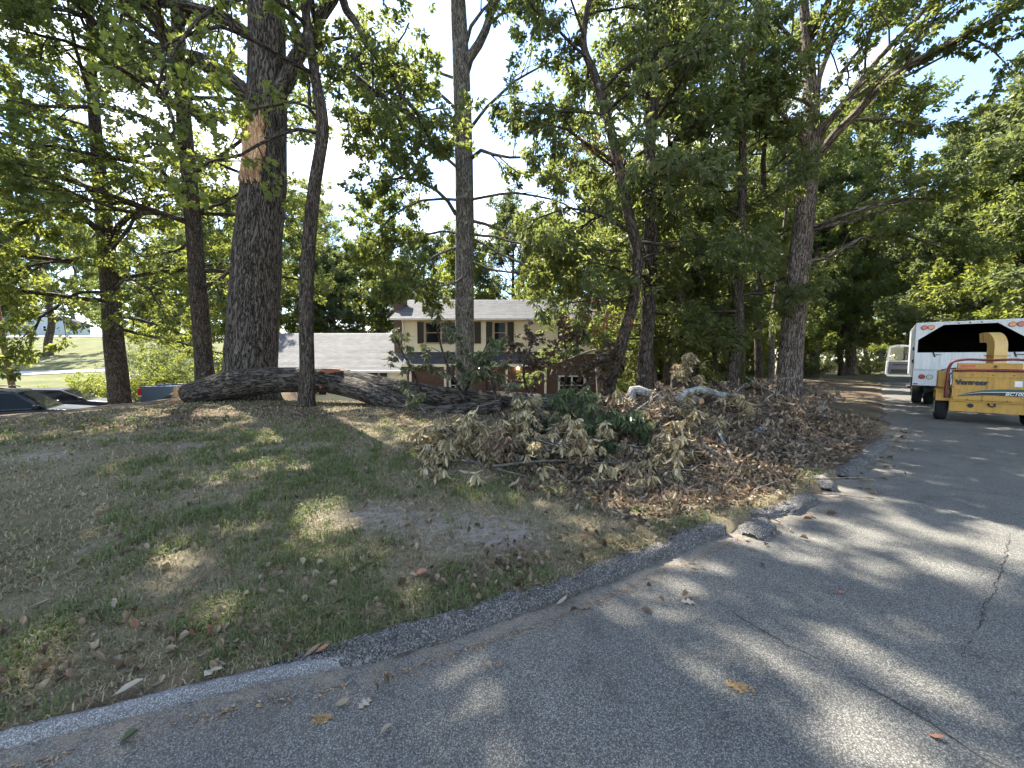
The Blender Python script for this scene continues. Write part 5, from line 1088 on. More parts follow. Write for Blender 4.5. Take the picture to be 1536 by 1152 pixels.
g = Geo(); g.box(-.02, .28, TL + .2, 5.6, .42, .5); g.tube([(.1, 4.2, .5), (.1, 4.2, .7)], .03, 6); g.build('step', M['grime'], truck)

# ------------------------------------------------------------------ wood chipper
M['yellow'] = worn('chipper_yellow', (.52, .28, .035), (.17, .11, .05), .45, .7, 3.)
M['chute_yellow'] = worn('chute_yellow', (.62, .40, .13), (.33, .23, .12), .42, .7, 4.)
M['dark_red'] = plain('dark_red_bar', (.13, .010, .014), .4, noise=.1)
M['decal_green'] = plain('decal_green', (.02, .07, .05), .4); M['decal_black'] = plain('decal_black', (.008, .009, .012), .4); M['decal_white'] = plain('decal_white', (.75, .75, .72), .4)
_ca = math.radians(45.5); cp = at(1401, 632, 10.45)
chip = empty('wood_chipper', (cp[0], cp[1], 0), -_ca, 'yellow wood chipper with red control bars and curved chute', 'chipper')
CW = 1.78
for s, x in ((-1, .13), (1, CW - .13)):
    w_ = wheel(chip, (0, 0, 0), .36, .25, s, rimr=.55); w_.rotation_euler = (0, 0, -math.pi / 2); w_.location = (x, .62, .36)
for x0, x1 in ((.0, .27), (CW - .27, CW)):
    g = Geo(); g.prism([(.12, .56), (.12, .74), (.28, .86), (1.0, .86), (1.15, .74), (1.15, .56), (1.1, .56), (1.1, .72), (.97, .81), (.3, .81), (.17, .72), (.17, .56)], 'x', x0, x1); g.build('fender', M['yellow'], chip, bevel=.008)
for x0, x1 in ((.03, .24), (CW - .24, CW - .03)):
    g = Geo(); g.box(x0, x1, .3, 1.0, .862, 1.37); g.build('side_cabinet', M['yellow'], chip, bevel=.02)
# infeed hopper: folded tray facing the camera
fx0, fx1 = .28, CW - .28
g = Geo(); g.box(fx0, fx1, .0, .035, .62, 1.36); tray = g.build('infeed_tray', M['yellow'], chip, bevel=.01)
g = Geo(); g.box(fx0, fx1, -.025, -.002, 1.22, 1.36); g.box(fx0, fx0 + .03, -.025, -.002, .62, 1.21); g.box(fx1 - .03, fx1, -.025, -.002, .62, 1.21); g.box(fx0 + .03, fx1 - .03, -.025, -.002, .62, .645); g.build('tray_rim', M['yellow'], tray)
for xa in (.80, .98):
    g = Geo(); sl = .10 if xa < .9 else -.02; g.prism([(xa, .645), (xa + .02, .645), (xa + .02 + sl, 1.22), (xa + sl, 1.22)], 'y', -.022, -.002); g.build('tray_rib', M['yellow'], tray)
g = Geo(); g.prism([(.83, .65), (.99, .65), (.97, 1.2), (.93, 1.2)], 'y', -.012, -.003); g.build('tray_plate', M['yellow'], tray)
g = Geo(); g.box(fx0 - .03, fx1 + .03, .04, .10, .30, .64); g.box(fx0 - .03, fx1 + .03, .0, .04, .56, .60); low = g.build('bumper_skirt', M['yellow'], chip, bevel=.01)
g = Geo(); g.cyl((.62, .03, .47), (0, 1, 0), .055, .03, 16); g.build('plug', M['grime'], low)
g = Geo(); g.tube([(.92, .035, .54), (.92, -.03, .5), (.97, -.04, .47), (1.02, -.03, .5), (1.02, .035, .54)], .018, 8); g.build('tow_ring', M['grime'], low, smooth=True)
g = Geo(); g.box(.88, 1.02, -.006, -.002, .615, .64); g.build('reflector', M['red_lens'], tray)
g = Geo(); g.box(.34, CW - .34, .12, 1.6, .45, 1.42); g.build('feed_housing', M['yellow'], chip, bevel=.02)
g = Geo(); g.box(.36, CW - .36, .10, .3, 1.43, 1.58); tb2 = g.build('top_box', M['yellow'], chip, bevel=.01)
g = Geo(); g.box(.42, .66, .085, .098, 1.48, 1.53); g.build('tail_lamp', M['red_lens'], tb2, bevel=.005)
g = Geo(); g.cyl((.99, .08, 1.5), (0, 1, 0), .03, .05, 12); g.build('knob', M['dark_red'], tb2)
def redbar(pts, r): g = Geo(); P_ = np.array(pts, float); g.tube(P_, r, 10, True, 0, 0, 0, .05); g.build('control_bar', M['dark_red'], chip, smooth=True)
redbar([(.16, -.10, .66), (.18, -.10, 1.2), (.20, -.10, 1.48), (.26, -.10, 1.62), (.38, -.10, 1.66), (.9, -.10, 1.66), (CW - .38, -.10, 1.66), (CW - .26, -.10, 1.62), (CW - .20, -.10, 1.48), (CW - .18, -.10, 1.2), (CW - .16, -.10, .66)], .03)
redbar([(.3, -.06, 1.39), (.6, -.06, 1.40), (CW - .3, -.06, 1.40)], .035)
g = Geo(); g.tube([(.17, -.10, .92), (.02, .2, .93)], .015, 6); g.tube([(CW - .17, -.10, .92), (CW - .02, .2, .93)], .015, 6); g.build('bar_link', M['dark_red'], chip)
g = Geo(); g.tube([(.235, .03, .66), (.25, .02, 1.0), (.27, .03, 1.3)], .018, 8); g.build('hydraulic_hose', M['chrome'], chip, smooth=True)
# drum, engine box, tongue
g = Geo(); g.cyl((CW / 2, 1.5, .95), (1, 0, 0), .5, .8, 28); g.build('drum_housing', M['yellow'], chip)
g = Geo(); g.box(.45, CW - .35, 2.0, 2.9, .6, 1.35); g.build('engine_cover', M['yellow'], chip, bevel=.04)
g = Geo(); g.box(.7, .78, .3, 3.5, .42, .52); g.box(CW - .78, CW - .7, .3, 3.5, .42, .52); g.box(.02, CW - .02, .58, .66, .32, .40); g.build('frame', M['grime'], chip)
# discharge chute: rises then bends towards the truck
g = Geo(); n_ = 16; prev = []
x0c, wc = .98, .25
ang = np.linspace(0, math.radians(100), n_); Rb = .28
path = [(0, 0, 1.45), (0, 0, 1.8)] + [(Rb * (1 - math.cos(a)), 0, 2.02 + Rb * math.sin(a)) for a in ang]
dirv = nrm(np.array([-.35, .93, 0])); perp = np.array([dirv[1], -dirv[0], 0]); V_, Q_ = [], []
for i, (f, _, z) in enumerate(path):
    a = 0 if i < 2 else ang[i - 2]; rad = -dirv * math.cos(a) + np.array([0, 0, 1.]) * math.sin(a); c0 = np.array([x0c + wc / 2, 1.15, 0]) + dirv * f + np.array([0, 0, z])
    hgt = .15 - .03 * i / len(path)
    for sx, sr in ((-1, 1), (1, 1), (1, -1), (-1, -1)): V_.append(c0 + perp * sx * wc / 2 + rad * sr * hgt)
for i in range(len(path) - 1):
    for j in range(4): Q_.append([i * 4 + j, i * 4 + (j + 1) % 4, (i + 1) * 4 + (j + 1) % 4, (i + 1) * 4 + j])
g.add(V_, [np.array(Q_)]); cht = g.build('discharge_chute', M['chute_yellow'], chip)
g = Geo(); e = np.array(V_[-4:]); cen = e.mean(0); t_ = nrm(np.array(V_[-4:]).mean(0) - np.array(V_[-8:-4]).mean(0))
g.add(np.concatenate([e + (e - cen) * .06, e + (e - cen) * .06 + t_ * .14]), [np.array([[j, (j + 1) % 4, (j + 1) % 4 + 4, j + 4] for j in range(4)])]); g.build('deflector_hood', M['chute_yellow'], cht)
for zc in (1.78, ):
    g = Geo(); c0 = np.array([x0c + wc / 2, 1.15, zc]); g.add([c0 + perp * sx * (wc / 2 + .03) + dirv * sy * .19 + np.array([0, 0, dz]) for dz in (-.015, .015) for sx, sy in ((-1, -1), (1, -1), (1, 1), (-1, 1))], [np.array([[0, 1, 5, 4], [1, 2, 6, 5], [2, 3, 7, 6], [3, 0, 4, 7], [3, 2, 1, 0], [4, 5, 6, 7]])]); g.build('chute_flange', M['yellow'], cht)
for x, z in [(.3, .67), (.3, .95), (.3, 1.19), (.62, 1.28), (.95, 1.28), (1.28, 1.28), (CW - .31, .67), (CW - .31, .95), (.55, .632), (.8, .632), (1.2, .632)]:
    g = Geo(); g.cyl((x, -.03, z), (0, 1, 0), .013, .012, 6); g.build('bolt', M['grime'], tray)
for x in (.42, CW - .42):
    g = Geo(); g.cyl((x, .015, .6), (1, 0, 0), .028, .16, 12); g.build('hinge', M['yellow'], tray)
g = Geo(); g.tube([(.30, .25, 1.35), (.22, .0, 1.25), (.24, -.02, .95), (.3, .1, .7)], .014, 7, True, 0, 0, 0, .06); g.build('hydraulic_hose', M['black_plastic'], chip, smooth=True)
g = Geo(); g.tube([(.34, .2, 1.45), (.16, .15, 1.42), (.08, .4, 1.38)], .014, 7, True, 0, 0, 0, .06); g.build('hydraulic_hose', M['black_plastic'], chip, smooth=True)
g = Geo(); g.box(.31, .42, -.004, -.001, .9, 1.0); g.build('warning_label', plain('label_orange', (.6, .25, .05), .5), tray)
g = Geo(); g.box(1.3, 1.42, -.004, -.001, 1.0, 1.14); g.build('warning_label', M['decal_white'], tray)
for z in (1.55, 2.0):
    g = Geo(); g.box(-.052, -.004, .0, .1, z, z + .12); g.build('door_hinge', M['grime'], truck)
g = Geo(); g.box(.62, .66, -.075, -.061, 1.33, 1.9); g.build('panel_seam', M['truck_white'], tg2); g = Geo(); g.box(1.86, 1.90, -.075, -.061, 1.33, 1.9); g.build('panel_seam', M['truck_white'], tg2)
g = Geo(); g.box(1.05, 1.4, -.035, -.021, .82, 1.0); g.build('number_plate', M['decal_white'], truck)
g = Geo(); g.box(.9, 1.6, -.25, .3, .42, .5); g.cyl((1.25, -.3, .5), (0, 0, 1), .04, .14, 12); g.build('tow_hitch', M['grime'], truck)
# decals
def text_mesh(name, body, size, loc, mat, parent, shear=0, off=.0, sx=1.):
    cu = bpy.data.curves.new(name, 'FONT'); cu.body = body; cu.size = size; cu.offset = off; cu.extrude = .0015; cu.shear = shear
    t = bpy.data.objects.new(name, cu); C.objects.link(t); dg = bpy.context.evaluated_depsgraph_get(); me = bpy.data.meshes.new_from_object(t.evaluated_get(dg)); bpy.data.objects.remove(t)
    me.materials.clear(); o = link(name, me, mat, parent); o.location = loc; o.rotation_euler = (math.pi / 2, 0, 0); o.scale = (sx, 1, 1); return o
text_mesh('brand_lettering', 'Vermeer', .16, (.335, -.027, 1.03), M['decal_black'], tray, 0, .013, .93)
st = [(.33, .705), (.55, .79), (.80, .835), (1.1, .86), (CW - .30, .86)]
def stripe(nm, lo, hi, mat, y):
    g = Geo(); n = len(lo); V_ = [(x, y, z) for x, z in lo] + [(x, y, z) for x, z in hi]; g.add(V_, [np.array([[i, i + 1, n + i + 1, n + i] for i in range(n - 1)])]); g.build(nm, mat, tray)
stripe('decal_stripe', [(.34, .703), (.55, .735), (.8, .76), (1.1, .765), (CW - .32, .76)], [(.34, .706), (.55, .775), (.8, .825), (1.1, .845), (CW - .32, .85)], M['decal_black'], -.0235)
stripe('decal_stripe', [(.36, .708), (.55, .783), (.8, .838), (1.1, .86), (CW - .32, .866)], [(.36, .71), (.55, .808), (.8, .885), (1.1, .925), (CW - .32, .94)], M['decal_green'], -.0235)
stripe('decal_line', [(.36, .707), (.55, .776), (.8, .827), (1.1, .847), (CW - .32, .852)], [(.36, .709), (.55, .782), (.8, .837), (1.1, .859), (CW - .32, .865)], M['decal_white'], -.0245)
text_mesh('model_lettering', 'BC1000', .11, (1.16, -.026, .775), M['decal_white'], tray, .25, .001)

# ------------------------------------------------------------------ fallen trunk and brush
def wilt_geo(p, ax, rg, L, W, curl=.5, fold=.35, flat=None):
    N = len(p); r_ = rdir(rg, N) if flat is None else nrm(UP + rdir(rg, N) * flat)
    nn = nrm(r_ - ax * (r_ * ax).sum(1, keepdims=True)); bi = np.cross(ax, nn)
    l = L * rg.uniform(.65, 1.25, (N, 1)); w = W * rg.uniform(.6, 1.25, (N, 1)); c = curl * rg.normal(.6, .6, (N, 1)); fo = fold * rg.normal(1, .5, (N, 1))
    rows = [p]
    for f, k in ((.34, .5), (.7, .42)):
        m = p + ax * l * f + nn * c * l * f * f; rows += [m + bi * w * k + nn * w * fo, m, m - bi * w * k + nn * w * fo]
    rows.append(p + ax * l * (1 - .25 * np.abs(c)) + nn * c * l)
    V = np.stack(rows, 1).reshape(-1, 3); k = np.arange(N)[:, None] * 8
    T = np.concatenate([k + np.array([t]) for t in ((0, 1, 2), (0, 2, 3), (4, 7, 5), (5, 7, 6))]); Q = np.concatenate([k + np.array([t]) for t in ((1, 4, 5, 2), (2, 5, 6, 3))])
    return V, T, Q
def hang_leaves(name, ends, n_each, rg, mat, parent, L=.16, W=.055, down=1.1, spread=.05, curl=.9):
    E = np.repeat(np.array(ends), int(n_each * 1.7), 0); N = len(E); out = rdir(rg, N); out[:, 2] *= .5
    p = E + out * spread * rg.uniform(0, 1, (N, 1)); ax = nrm(out * .42 + rdir(rg, N) * .3 - UP * down * rg.uniform(.5, 1.6, (N, 1)))
    V, T, Q = wilt_geo(p, ax, rg, L, W, curl); return tag(link(name, mesh_np(name, V, [T, Q]), mat, parent), kind='stuff')
def twiggy(g, rg, q, r, n, Ls, bend=-.25, sub=3, flat=.5, t0=.25, lift=.1):
    ends = [q[-1]]
    for k in range(n):
        t = t0 + (1 - t0) * (k + rg.random()) / n; p, tg, L0 = point_on(q, min(t, .98)); pe = rdir(rg); pe = nrm(pe - tg * np.dot(pe, tg)); pe[2] *= flat
        b = wander(rg, p, tg * .7 + pe + UP * lift, Ls * rg.uniform(.6, 1.2) * (1.2 - .6 * t), 5, .16, bend); rr = max(.004, r * (1 - t * .6) * .4); g.tube(b, np.linspace(rr, .003, 6), 4, cap=False)
        ends += [b[-1], b[-2]]
        for j in range(sub):
            p2, t2, _ = point_on(b, rg.uniform(.3, .95)); e = wander(rg, p2, t2 + rdir(rg) * .9, Ls * .35, 3, .2, bend); g.tube(e, [.004, .0035, .003, .002], 3, cap=False); ends.append(e[-1])
    return ends
def branch_thing(name, label, pts, r, mat_w, mat_l, seed, n=9, Ls=.8, each=9, L=.16, W=.055, group=None, cat='branch', bend=-.2, sub=3, sides=8, down=1.1, r1=.3, leafname='wilted_leaves', lift=.1, t0=.25):
    rg = np.random.default_rng(seed); pts = np.array(pts, float); base = pts[0].copy(); root = empty(name, base, 0, label, cat, group)
    d = np.concatenate([[0], np.cumsum(np.linalg.norm(np.diff(pts, axis=0), axis=1))]); t = np.linspace(0, d[-1], max(5, int(d[-1] / .12))); q = crom(pts - base, d, t); q[1:-1] += rg.normal(0, r * .12, (len(q) - 2, 3))
    g = Geo(); g.tube(q, np.linspace(r, max(.004, r * r1), len(q)), sides, True, 0, .15, seed); g.build('limb', mat_w, root, smooth=True, bark=True)
    if n:
        g = Geo(); ends = twiggy(g, rg, q, r, n, Ls, bend, sub, t0=t0, lift=lift); g.build('twigs', M['twig'], root, smooth=True, bark=True)['kind'] = 'stuff'
        if each and mat_l is not None: hang_leaves(leafname, ends, each, rg, mat_l, root, L, W, down)
    return root

# the fallen trunk: torn butt at the left, fork to the front
log_p = pp([(283, 591), (318, 583), (350, 576), (400, 570), (460, 570), (510, 572), (560, 580), (620, 590), (700, 599), (800, 604), (905, 606)], [11.3, 11.2, 11.1, 11, 10.9, 10.8, 10.7, 10.5, 10.2, 9.9, 9.6])
lr = [.30, .38, .42, .38, .355, .35, .33, .31, .29, .26, .22]
log = empty('fallen_log', log_p[0], 0, 'huge fallen log with torn end lying across the lawn', 'log'); b0 = np.array(log_p[0])
g = Geo(); g.tube(np.array(log_p) - b0, lr, 32, True, 0, .22, 77, .12); g.build('trunk', M['log_bark'], log, smooth=True, bark=True)
fk = pp([(497, 574), (530, 582), (565, 594), (600, 606), (632, 618), (668, 624)], [10.8, 10.5, 10.2, 9.9, 9.65, 9.4])
g = Geo(); g.tube(np.array(fk) - b0, [.30, .29, .27, .25, .235, .2], 26, True, 3, .22, 78, .12); g.build('fork', M['log_bark'], log, smooth=True, bark=True)
rg = np.random.default_rng(9); g = Geo()
ax_ = nrm(np.array(log_p[0]) - np.array(log_p[1])); u_ = nrm(np.cross(ax_, UP)); v_ = np.cross(u_, ax_)
g.cyl(ax_ * .02, ax_, .27, .1, 20, .20)
for k in range(90):
    a, rr = rg.uniform(0, 6.28), .31 * math.sqrt(rg.random()); c = u_ * math.cos(a) * rr + v_ * math.sin(a) * rr; ln = rg.uniform(.12, .5) * (1.3 if math.sin(a) < 0 else .75); w = rg.uniform(.025, .055)
    tip = c + ax_ * ln + rdir(rg) * .03; g.add([c + u_ * w, c - u_ * w * .6 + v_ * w, c - v_ * w, tip], [np.array([[0, 1, 3], [1, 2, 3], [2, 0, 3]])], np.array([c * 3, c * 3, c * 3, tip]))
o = g.build('torn_end', M['heartwood'], log, bark=True); o['label'] = 'pale orange splintered end of the trunk'
p_ = at(262, 600, 11.3) - b0; g = Geo(); g.add([(-.05, -.1, .0), (.02, -.12, -.02), (.0, -.05, .02), tuple(p_)], [np.array([[0, 1, 3], [1, 2, 3], [2, 0, 3]])]); g.build('splinter', M['cut_wood'], log)
for i, (px, py, sx, sy) in enumerate([(482, 574, 6, 8), (494, 556, 16, 3)]):         # fresh bark wounds
    c = at(px, py, 10.55) - b0; s = 10.6 / FPX; n_ = 14; a = np.linspace(0, 6.28, n_, endpoint=False); rad = 1 + .3 * rg.normal(size=n_)
    g = Geo(); V_ = np.stack([c[0] + np.cos(a) * sx * s * rad, np.full(n_, c[1] - .03), c[2] + np.sin(a) * sy * s * rad], -1)
    g.add(np.concatenate([V_, V_ + np.array([0, .22, 0])]), [np.arange(n_)[::-1], np.array([[k, (k + 1) % n_, (k + 1) % n_ + n_, k + n_] for k in range(n_)])]); g.build('bark_wound', plain('raw_wood_%d' % i, (.26, .095, .045), .8, noise=.4, scale=20), log)
def log_piece(label, a, b, r0, r1, mat, seed, cuts=(1, 0), name='cut_log', group='cut log pieces in the brush'):
    a, b = np.array(a), np.array(b); root = empty(name, a, 0, label, 'log', group); g = Geo(); t = np.linspace(0, 1, 7)[:, None]; rg = np.random.default_rng(seed)
    q = (b - a) * t + rg.normal(0, r0 * .12, (7, 3)) * np.sin(t * 3.14); g.tube(q, np.linspace(r0, r1, 7), 20, True, 0, .2, seed, .07); g.build('bark', mat, root, smooth=True, bark=True)
    d = nrm(b - a)
    for s, c, rr, dd in ((0, q[0], r0, -d), (1, q[-1], r1, d)):
        if cuts[s]: g = Geo(); g.cyl(c + dd * .004, dd, rr * .9, .012, 20); g.build('cut_face', M['cut_wood'], root)
    return root
log_piece('dark mossy log lying under the main trunk before the straight tree', at(658, 621, 9.3), at(752, 609, 9.1), .2, .16, M['log_bark'], 81)
log_piece('short lichen log with round orange cut end in front of the brush', at(841, 706, 5.35), at(888, 706, 5.75), .105, .1, M['lichen_bark'], 82)
log_piece('pale lichen stub propped up left of the orange cut end', at(762, 735, 5.1), at(778, 684, 5.5), .055, .045, M['lichen_bark'], 83, (0, 0))
log_piece('lichen spotted log end at the right of the green leaves', at(1027, 655, 6.9), at(975, 648, 7.2), .1, .09, M['lichen_bark'], 84)
log_piece('small log with round cut face in the leaf litter', at(1105, 672, 6.6), at(1150, 640, 7.3), .07, .08, M['lichen_bark'], 85)
log_piece('round cut end deep in the middle of the brush', at(846, 657, 5.9), at(875, 650, 6.6), .055, .06, M['bark_brown'], 86)
log_piece('pale stick end beside the small hole in the brush', at(818, 672, 5.6), at(838, 664, 6.0), .04, .04, M['lichen_bark'], 87)
log_piece('round cut end low on the right of the pile', at(1052, 602, 8.0), at(1020, 596, 8.6), .07, .06, M['lichen_bark'], 88)
log_piece('weathered split piece of wood near the kerb', at(852, 797, 3.62), at(884, 852, 3.12), .04, .03, M['bark_brown'], 89, (0, 0), 'split_wood')
log_piece('stubby bark slab on the litter below the pile', at(1168, 688, 6.2), at(1200, 660, 6.8), .05, .05, M['bark_brown'], 90)

branch_thing('bent_limb', 'bent lichen grey limb arching over the right brush pile', pp([(932, 624), (943, 603), (952, 584), (968, 588), (988, 595), (1012, 597), (1026, 590), (1045, 585), (1075, 590), (1112, 597)], [6.9, 6.95, 7, 7, 7.05, 7.1, 7.15, 7.2, 7.3, 7.5]), .095, M['lichen_bark'], M['wilt_tan'], 401, 5, .5, 8, r1=.5)
branch_thing('thin_stick', 'long thin bare stick lying level across the front of the brush', pp([(738, 699), (790, 693), (850, 691), (900, 694), (955, 692), (1000, 690)], [5.1, 5.15, 5.2, 5.3, 5.4, 5.5]), .02, M['twig'], None, 402, 4, .4, 0, sub=1)
branch_thing('dark_stick', 'dark curved stick in front of the orange cut log', pp([(745, 703), (800, 718), (850, 733), (905, 748)], [5.0, 4.85, 4.7, 4.6]), .014, M['twig'], M['litter'], 403, 3, .3, 3, sub=1)
branch_thing('kerb_stick', 'thin stick lying across the kerb onto the road', pp([(1196, 728), (1225, 738), (1258, 746)], [5.2, 5.05, 4.95]), .012, M['twig'], None, 404, 2, .2, 0, sub=0)
branch_thing('pile_stick', 'pale stick poking out on top of the brown leaf pile', pp([(1118, 565), (1140, 578), (1165, 590), (1185, 600)], [8.6, 8.5, 8.4, 8.3]), .018, M['lichen_bark'], None, 405, 3, .4, 0)
branch_thing('pile_stick', 'dark stick sloping down the right flank of the leaf pile', pp([(1200, 580), (1228, 592), (1252, 602), (1272, 614)], [9, 8.9, 8.8, 8.7]), .022, M['twig'], None, 406, 3, .4, 0)
branch_thing('pile_stick', 'short pale stick lying level against the big brown tree', pp([(1150, 572), (1172, 568), (1196, 566)], [9.2, 9.2, 9.2]), .016, M['lichen_bark'], None, 407, 1, .2, 0)
branch_thing('pile_stick', 'long thin stick leaning through the middle of the pile', pp([(1030, 670), (1062, 655), (1090, 642), (1105, 632)], [6.6, 6.9, 7.2, 7.4]), .014, M['twig'], None, 408, 2, .3, 0)

# upright leafy tops of the fallen tree in front of the house
UPR = [((700, 604), (668, 540), (652, 480), 9.7, 'wilt_green', 'grey green wilted limb standing up beside the straight trunk', 11, .7, 10),
       ((640, 605), (610, 540), (590, 500), 10.0, 'wilt_green', 'thin wilted limb hanging before the left wing roof', 7, .55, 8),
       ((690, 604), (720, 540), (735, 505), 9.8, 'fresh_green', 'dark green leafy limb against the foot of the straight trunk', 10, .6, 10),
       ((745, 606), (735, 560), (725, 535), 9.3, 'wilt_green', 'drooping olive limb below the porch lamps', 8, .5, 10),
       ((800, 610), (785, 555), (800, 510), 10.6, 'dead_brown', 'dark brown dead limb standing in front of the porch', 14, .9, 9),
       ((840, 610), (850, 550), (845, 495), 10.8, 'dead_brown', 'tall dead brown limb in the middle of the house front', 15, .9, 9),
       ((870, 608), (885, 560), (905, 525), 10.4, 'dead_brown', 'dead brown limb leaning towards the leaning tree', 14, .8, 9),
       ((1030, 600), (1035, 560), (1028, 535), 8.6, 'wilt_tan', 'tan wilted spray hanging on the slim dark trunk', 8, .4, 9)]
for i, (a, b, c, Y, m, lab, n, Ls, each) in enumerate(UPR):
    dead = m == 'dead_brown'
    branch_thing('upright_limb', lab, [at(*a, Y), at(*b, Y - .2), at(*c, Y - .4)], .05, M['bark_dark'], M[m], 420 + i, n, Ls, each, L=.09 if dead else .15, W=.055 if dead else .042, group='limbs of the fallen crown', sub=5 if dead else 3, bend=-.1 if dead else -.45, down=.7 if dead else 1.3)
# foreground sprays
FG = [((760, 690), (700, 660), (655, 640), 6.3, 'wilt_tan', 'tan wilted spray at the left front edge of the brush', 10, .5, 10), ((745, 700), (690, 690), (640, 690), 5.6, 'wilt_tan', 'low tan spray trailing onto the lawn', 8, .4, 8),
      ((800, 690), (745, 665), (700, 650), 6.0, 'wilt_tan', 'large sunlit tan spray in front of the logs', 12, .55, 11), ((840, 690), (800, 650), (770, 625), 6.2, 'wilt_tan', 'tan spray rising behind the thin level stick', 12, .55, 11),
      ((870, 680), (830, 640), (800, 610), 6.5, 'wilt_green', 'olive spray in the middle of the brush', 12, .6, 10), ((900, 680), (870, 625), (850, 590), 6.5, 'fresh_green', 'bright green leafy spray on top of the brush', 13, .6, 9),
      ((930, 690), (900, 650), (880, 620), 6.1, 'fresh_green', 'dark green spray hanging in the middle of the brush', 12, .5, 10), ((960, 680), (950, 650), (945, 625), 6.2, 'fresh_green', 'small green spray left of the lichen log end', 7, .4, 9),
      ((920, 700), (880, 670), (850, 650), 5.8, 'wilt_tan', 'tan spray hanging above the orange cut log', 12, .5, 11),
      ((960, 710), (985, 680), (1010, 665), 5.9, 'wilt_tan', 'drooping tan spray right of the green leaves', 13, .5, 11), ((990, 720), (960, 695), (930, 690), 5.6, 'wilt_tan', 'low tan spray right of the orange cut log', 11, .45, 10),
      ((770, 760), (740, 740), (720, 728), 4.9, 'wilt_tan', 'small tan spray lying on the lawn front', 6, .3, 8), ((690, 720), (660, 712), (638, 712), 5.1, 'wilt_tan', 'tiny dry spray on the grass left of the brush', 4, .25, 7),
      ((850, 770), (815, 750), (790, 742), 4.7, 'litter', 'dry brown spray lying in front of the dark curved stick', 7, .35, 9), ((960, 760), (925, 735), (900, 725), 4.9, 'wilt_tan', 'flattened tan spray right of the dark curved stick', 9, .4, 9),
      ((1060, 740), (1025, 715), (1000, 700), 5.3, 'wilt_tan', 'tan spray lying in the litter toward the kerb', 9, .4, 9), ((700, 675), (660, 655), (635, 650), 6.6, 'wilt_tan', 'pale tan spray at the far left of the brush', 9, .45, 10),
      ((860, 660), (820, 635), (790, 628), 6.9, 'wilt_tan', 'tan spray leaning on the log behind the green leaves', 10, .5, 10), ((1010, 660), (985, 640), (960, 632), 6.8, 'wilt_green', 'olive spray hanging under the bent grey limb', 9, .45, 9),
      ((940, 650), (915, 610), (900, 590), 7.0, 'wilt_tan', 'tan spray at the foot of the leaning tree', 10, .5, 9), ((640, 622), (622, 600), (615, 590), 8.9, 'wilt_green', 'small green sprig where the trunk forks', 5, .3, 7)]
for i, (a, b, c, Y, m, lab, n, Ls, each) in enumerate(FG):
    branch_thing('wilted_spray', lab, [at(*a, Y), at(*b, Y - .1), at(*c, Y - .2)], .028, M['lichen_bark'], M[m], 450 + i, n, Ls, each, L=.135 if m != 'dead_brown' else .10, W=.036, group='wilted sprays at the front of the brush', bend=-.5, down=1.3, lift=.35)

# the heap on the right: mound of litter with branches laid over it
BUMPS = [(4.7, 8.3, .62, 1.2, .75), (6.1, 8.9, .56, 1.15, .75), (3.0, 7.7, .26, 1.1, .7), (7.4, 9.3, .2, .8, .5), (.9, 6.6, .24, 1.0, .5), (1.9, 6.5, .22, .9, .5), (5.2, 7.5, .25, 1.3, .6), (2.4, 5.7, .12, 1.0, .5), (3.9, 6.3, .16, 1.2, .6)]
def mound(x, y):
    z = 0 * x
    for bx, by, h, sx, sy in BUMPS: z = z + h * np.exp(-((x - bx) / sx) ** 2 - ((y - by) / sy) ** 2)
    return z * (1 + .5 * (fbm(x * 2.3, y * 2.3, 9, 3) - .5))
gx, gy = np.meshgrid(np.arange(-1.5, 9.5, .09), np.arange(4.5, 11.5, .09)); mz = mound(gx, gy)
hz = tz(gx, gy) + mz - .05 + .05 * (fbm(gx * 7, gy * 7, 4, 3) - .5); keep = (mz > .06) & (sdist(gx, gy) > .1)
nx = gx.shape[1]; i_ = np.arange(gx.shape[0] - 1)[:, None] * nx + np.arange(nx - 1)[None]; kk = keep[:-1, :-1] & keep[1:, :-1] & keep[:-1, 1:] & keep[1:, 1:]
Qm = np.stack([i_, i_ + 1, i_ + nx + 1, i_ + nx], -1)[kk]; used = np.unique(Qm); rem = np.zeros(gx.size, int); rem[used] = np.arange(len(used))
Vm = np.stack([gx, gy, hz], -1).reshape(-1, 3)[used]
tag(link('leaf_heap', mesh_np('leaf_heap', Vm, [rem[Qm]], smooth=True), plain('rotted_leaf_mass', (.045, .032, .022), .95, noise=.5, scale=14, bump=1.)), 'brown heaped mass of dead leaves under the brush', 'leaf heap', kind='stuff')
def wproto(seed, mat, L=2.0, each=8, n=10, Ls=.6):
    rg = np.random.default_rng(seed); pts = wander(rg, (0, 0, 0), (1, 0, .16), L, 5, .12, -.35); return branch_thing('heaped_branch', 'x', pts, .03, M['lichen_bark'], mat, seed, n, Ls, each, L=.125, W=.034, group='x', bend=-.4, down=.9, lift=.05)
WP = [wproto(501, M['wilt_tan']), wproto(502, M['wilt_green']), wproto(503, M['wilt_tan'], 1.5, 9, 9, .5), wproto(504, M['litter'], 1.7, 9, 10, .55), wproto(505, M['litter'], 1.2, 10, 9, .45)]
rg = np.random.default_rng(77)
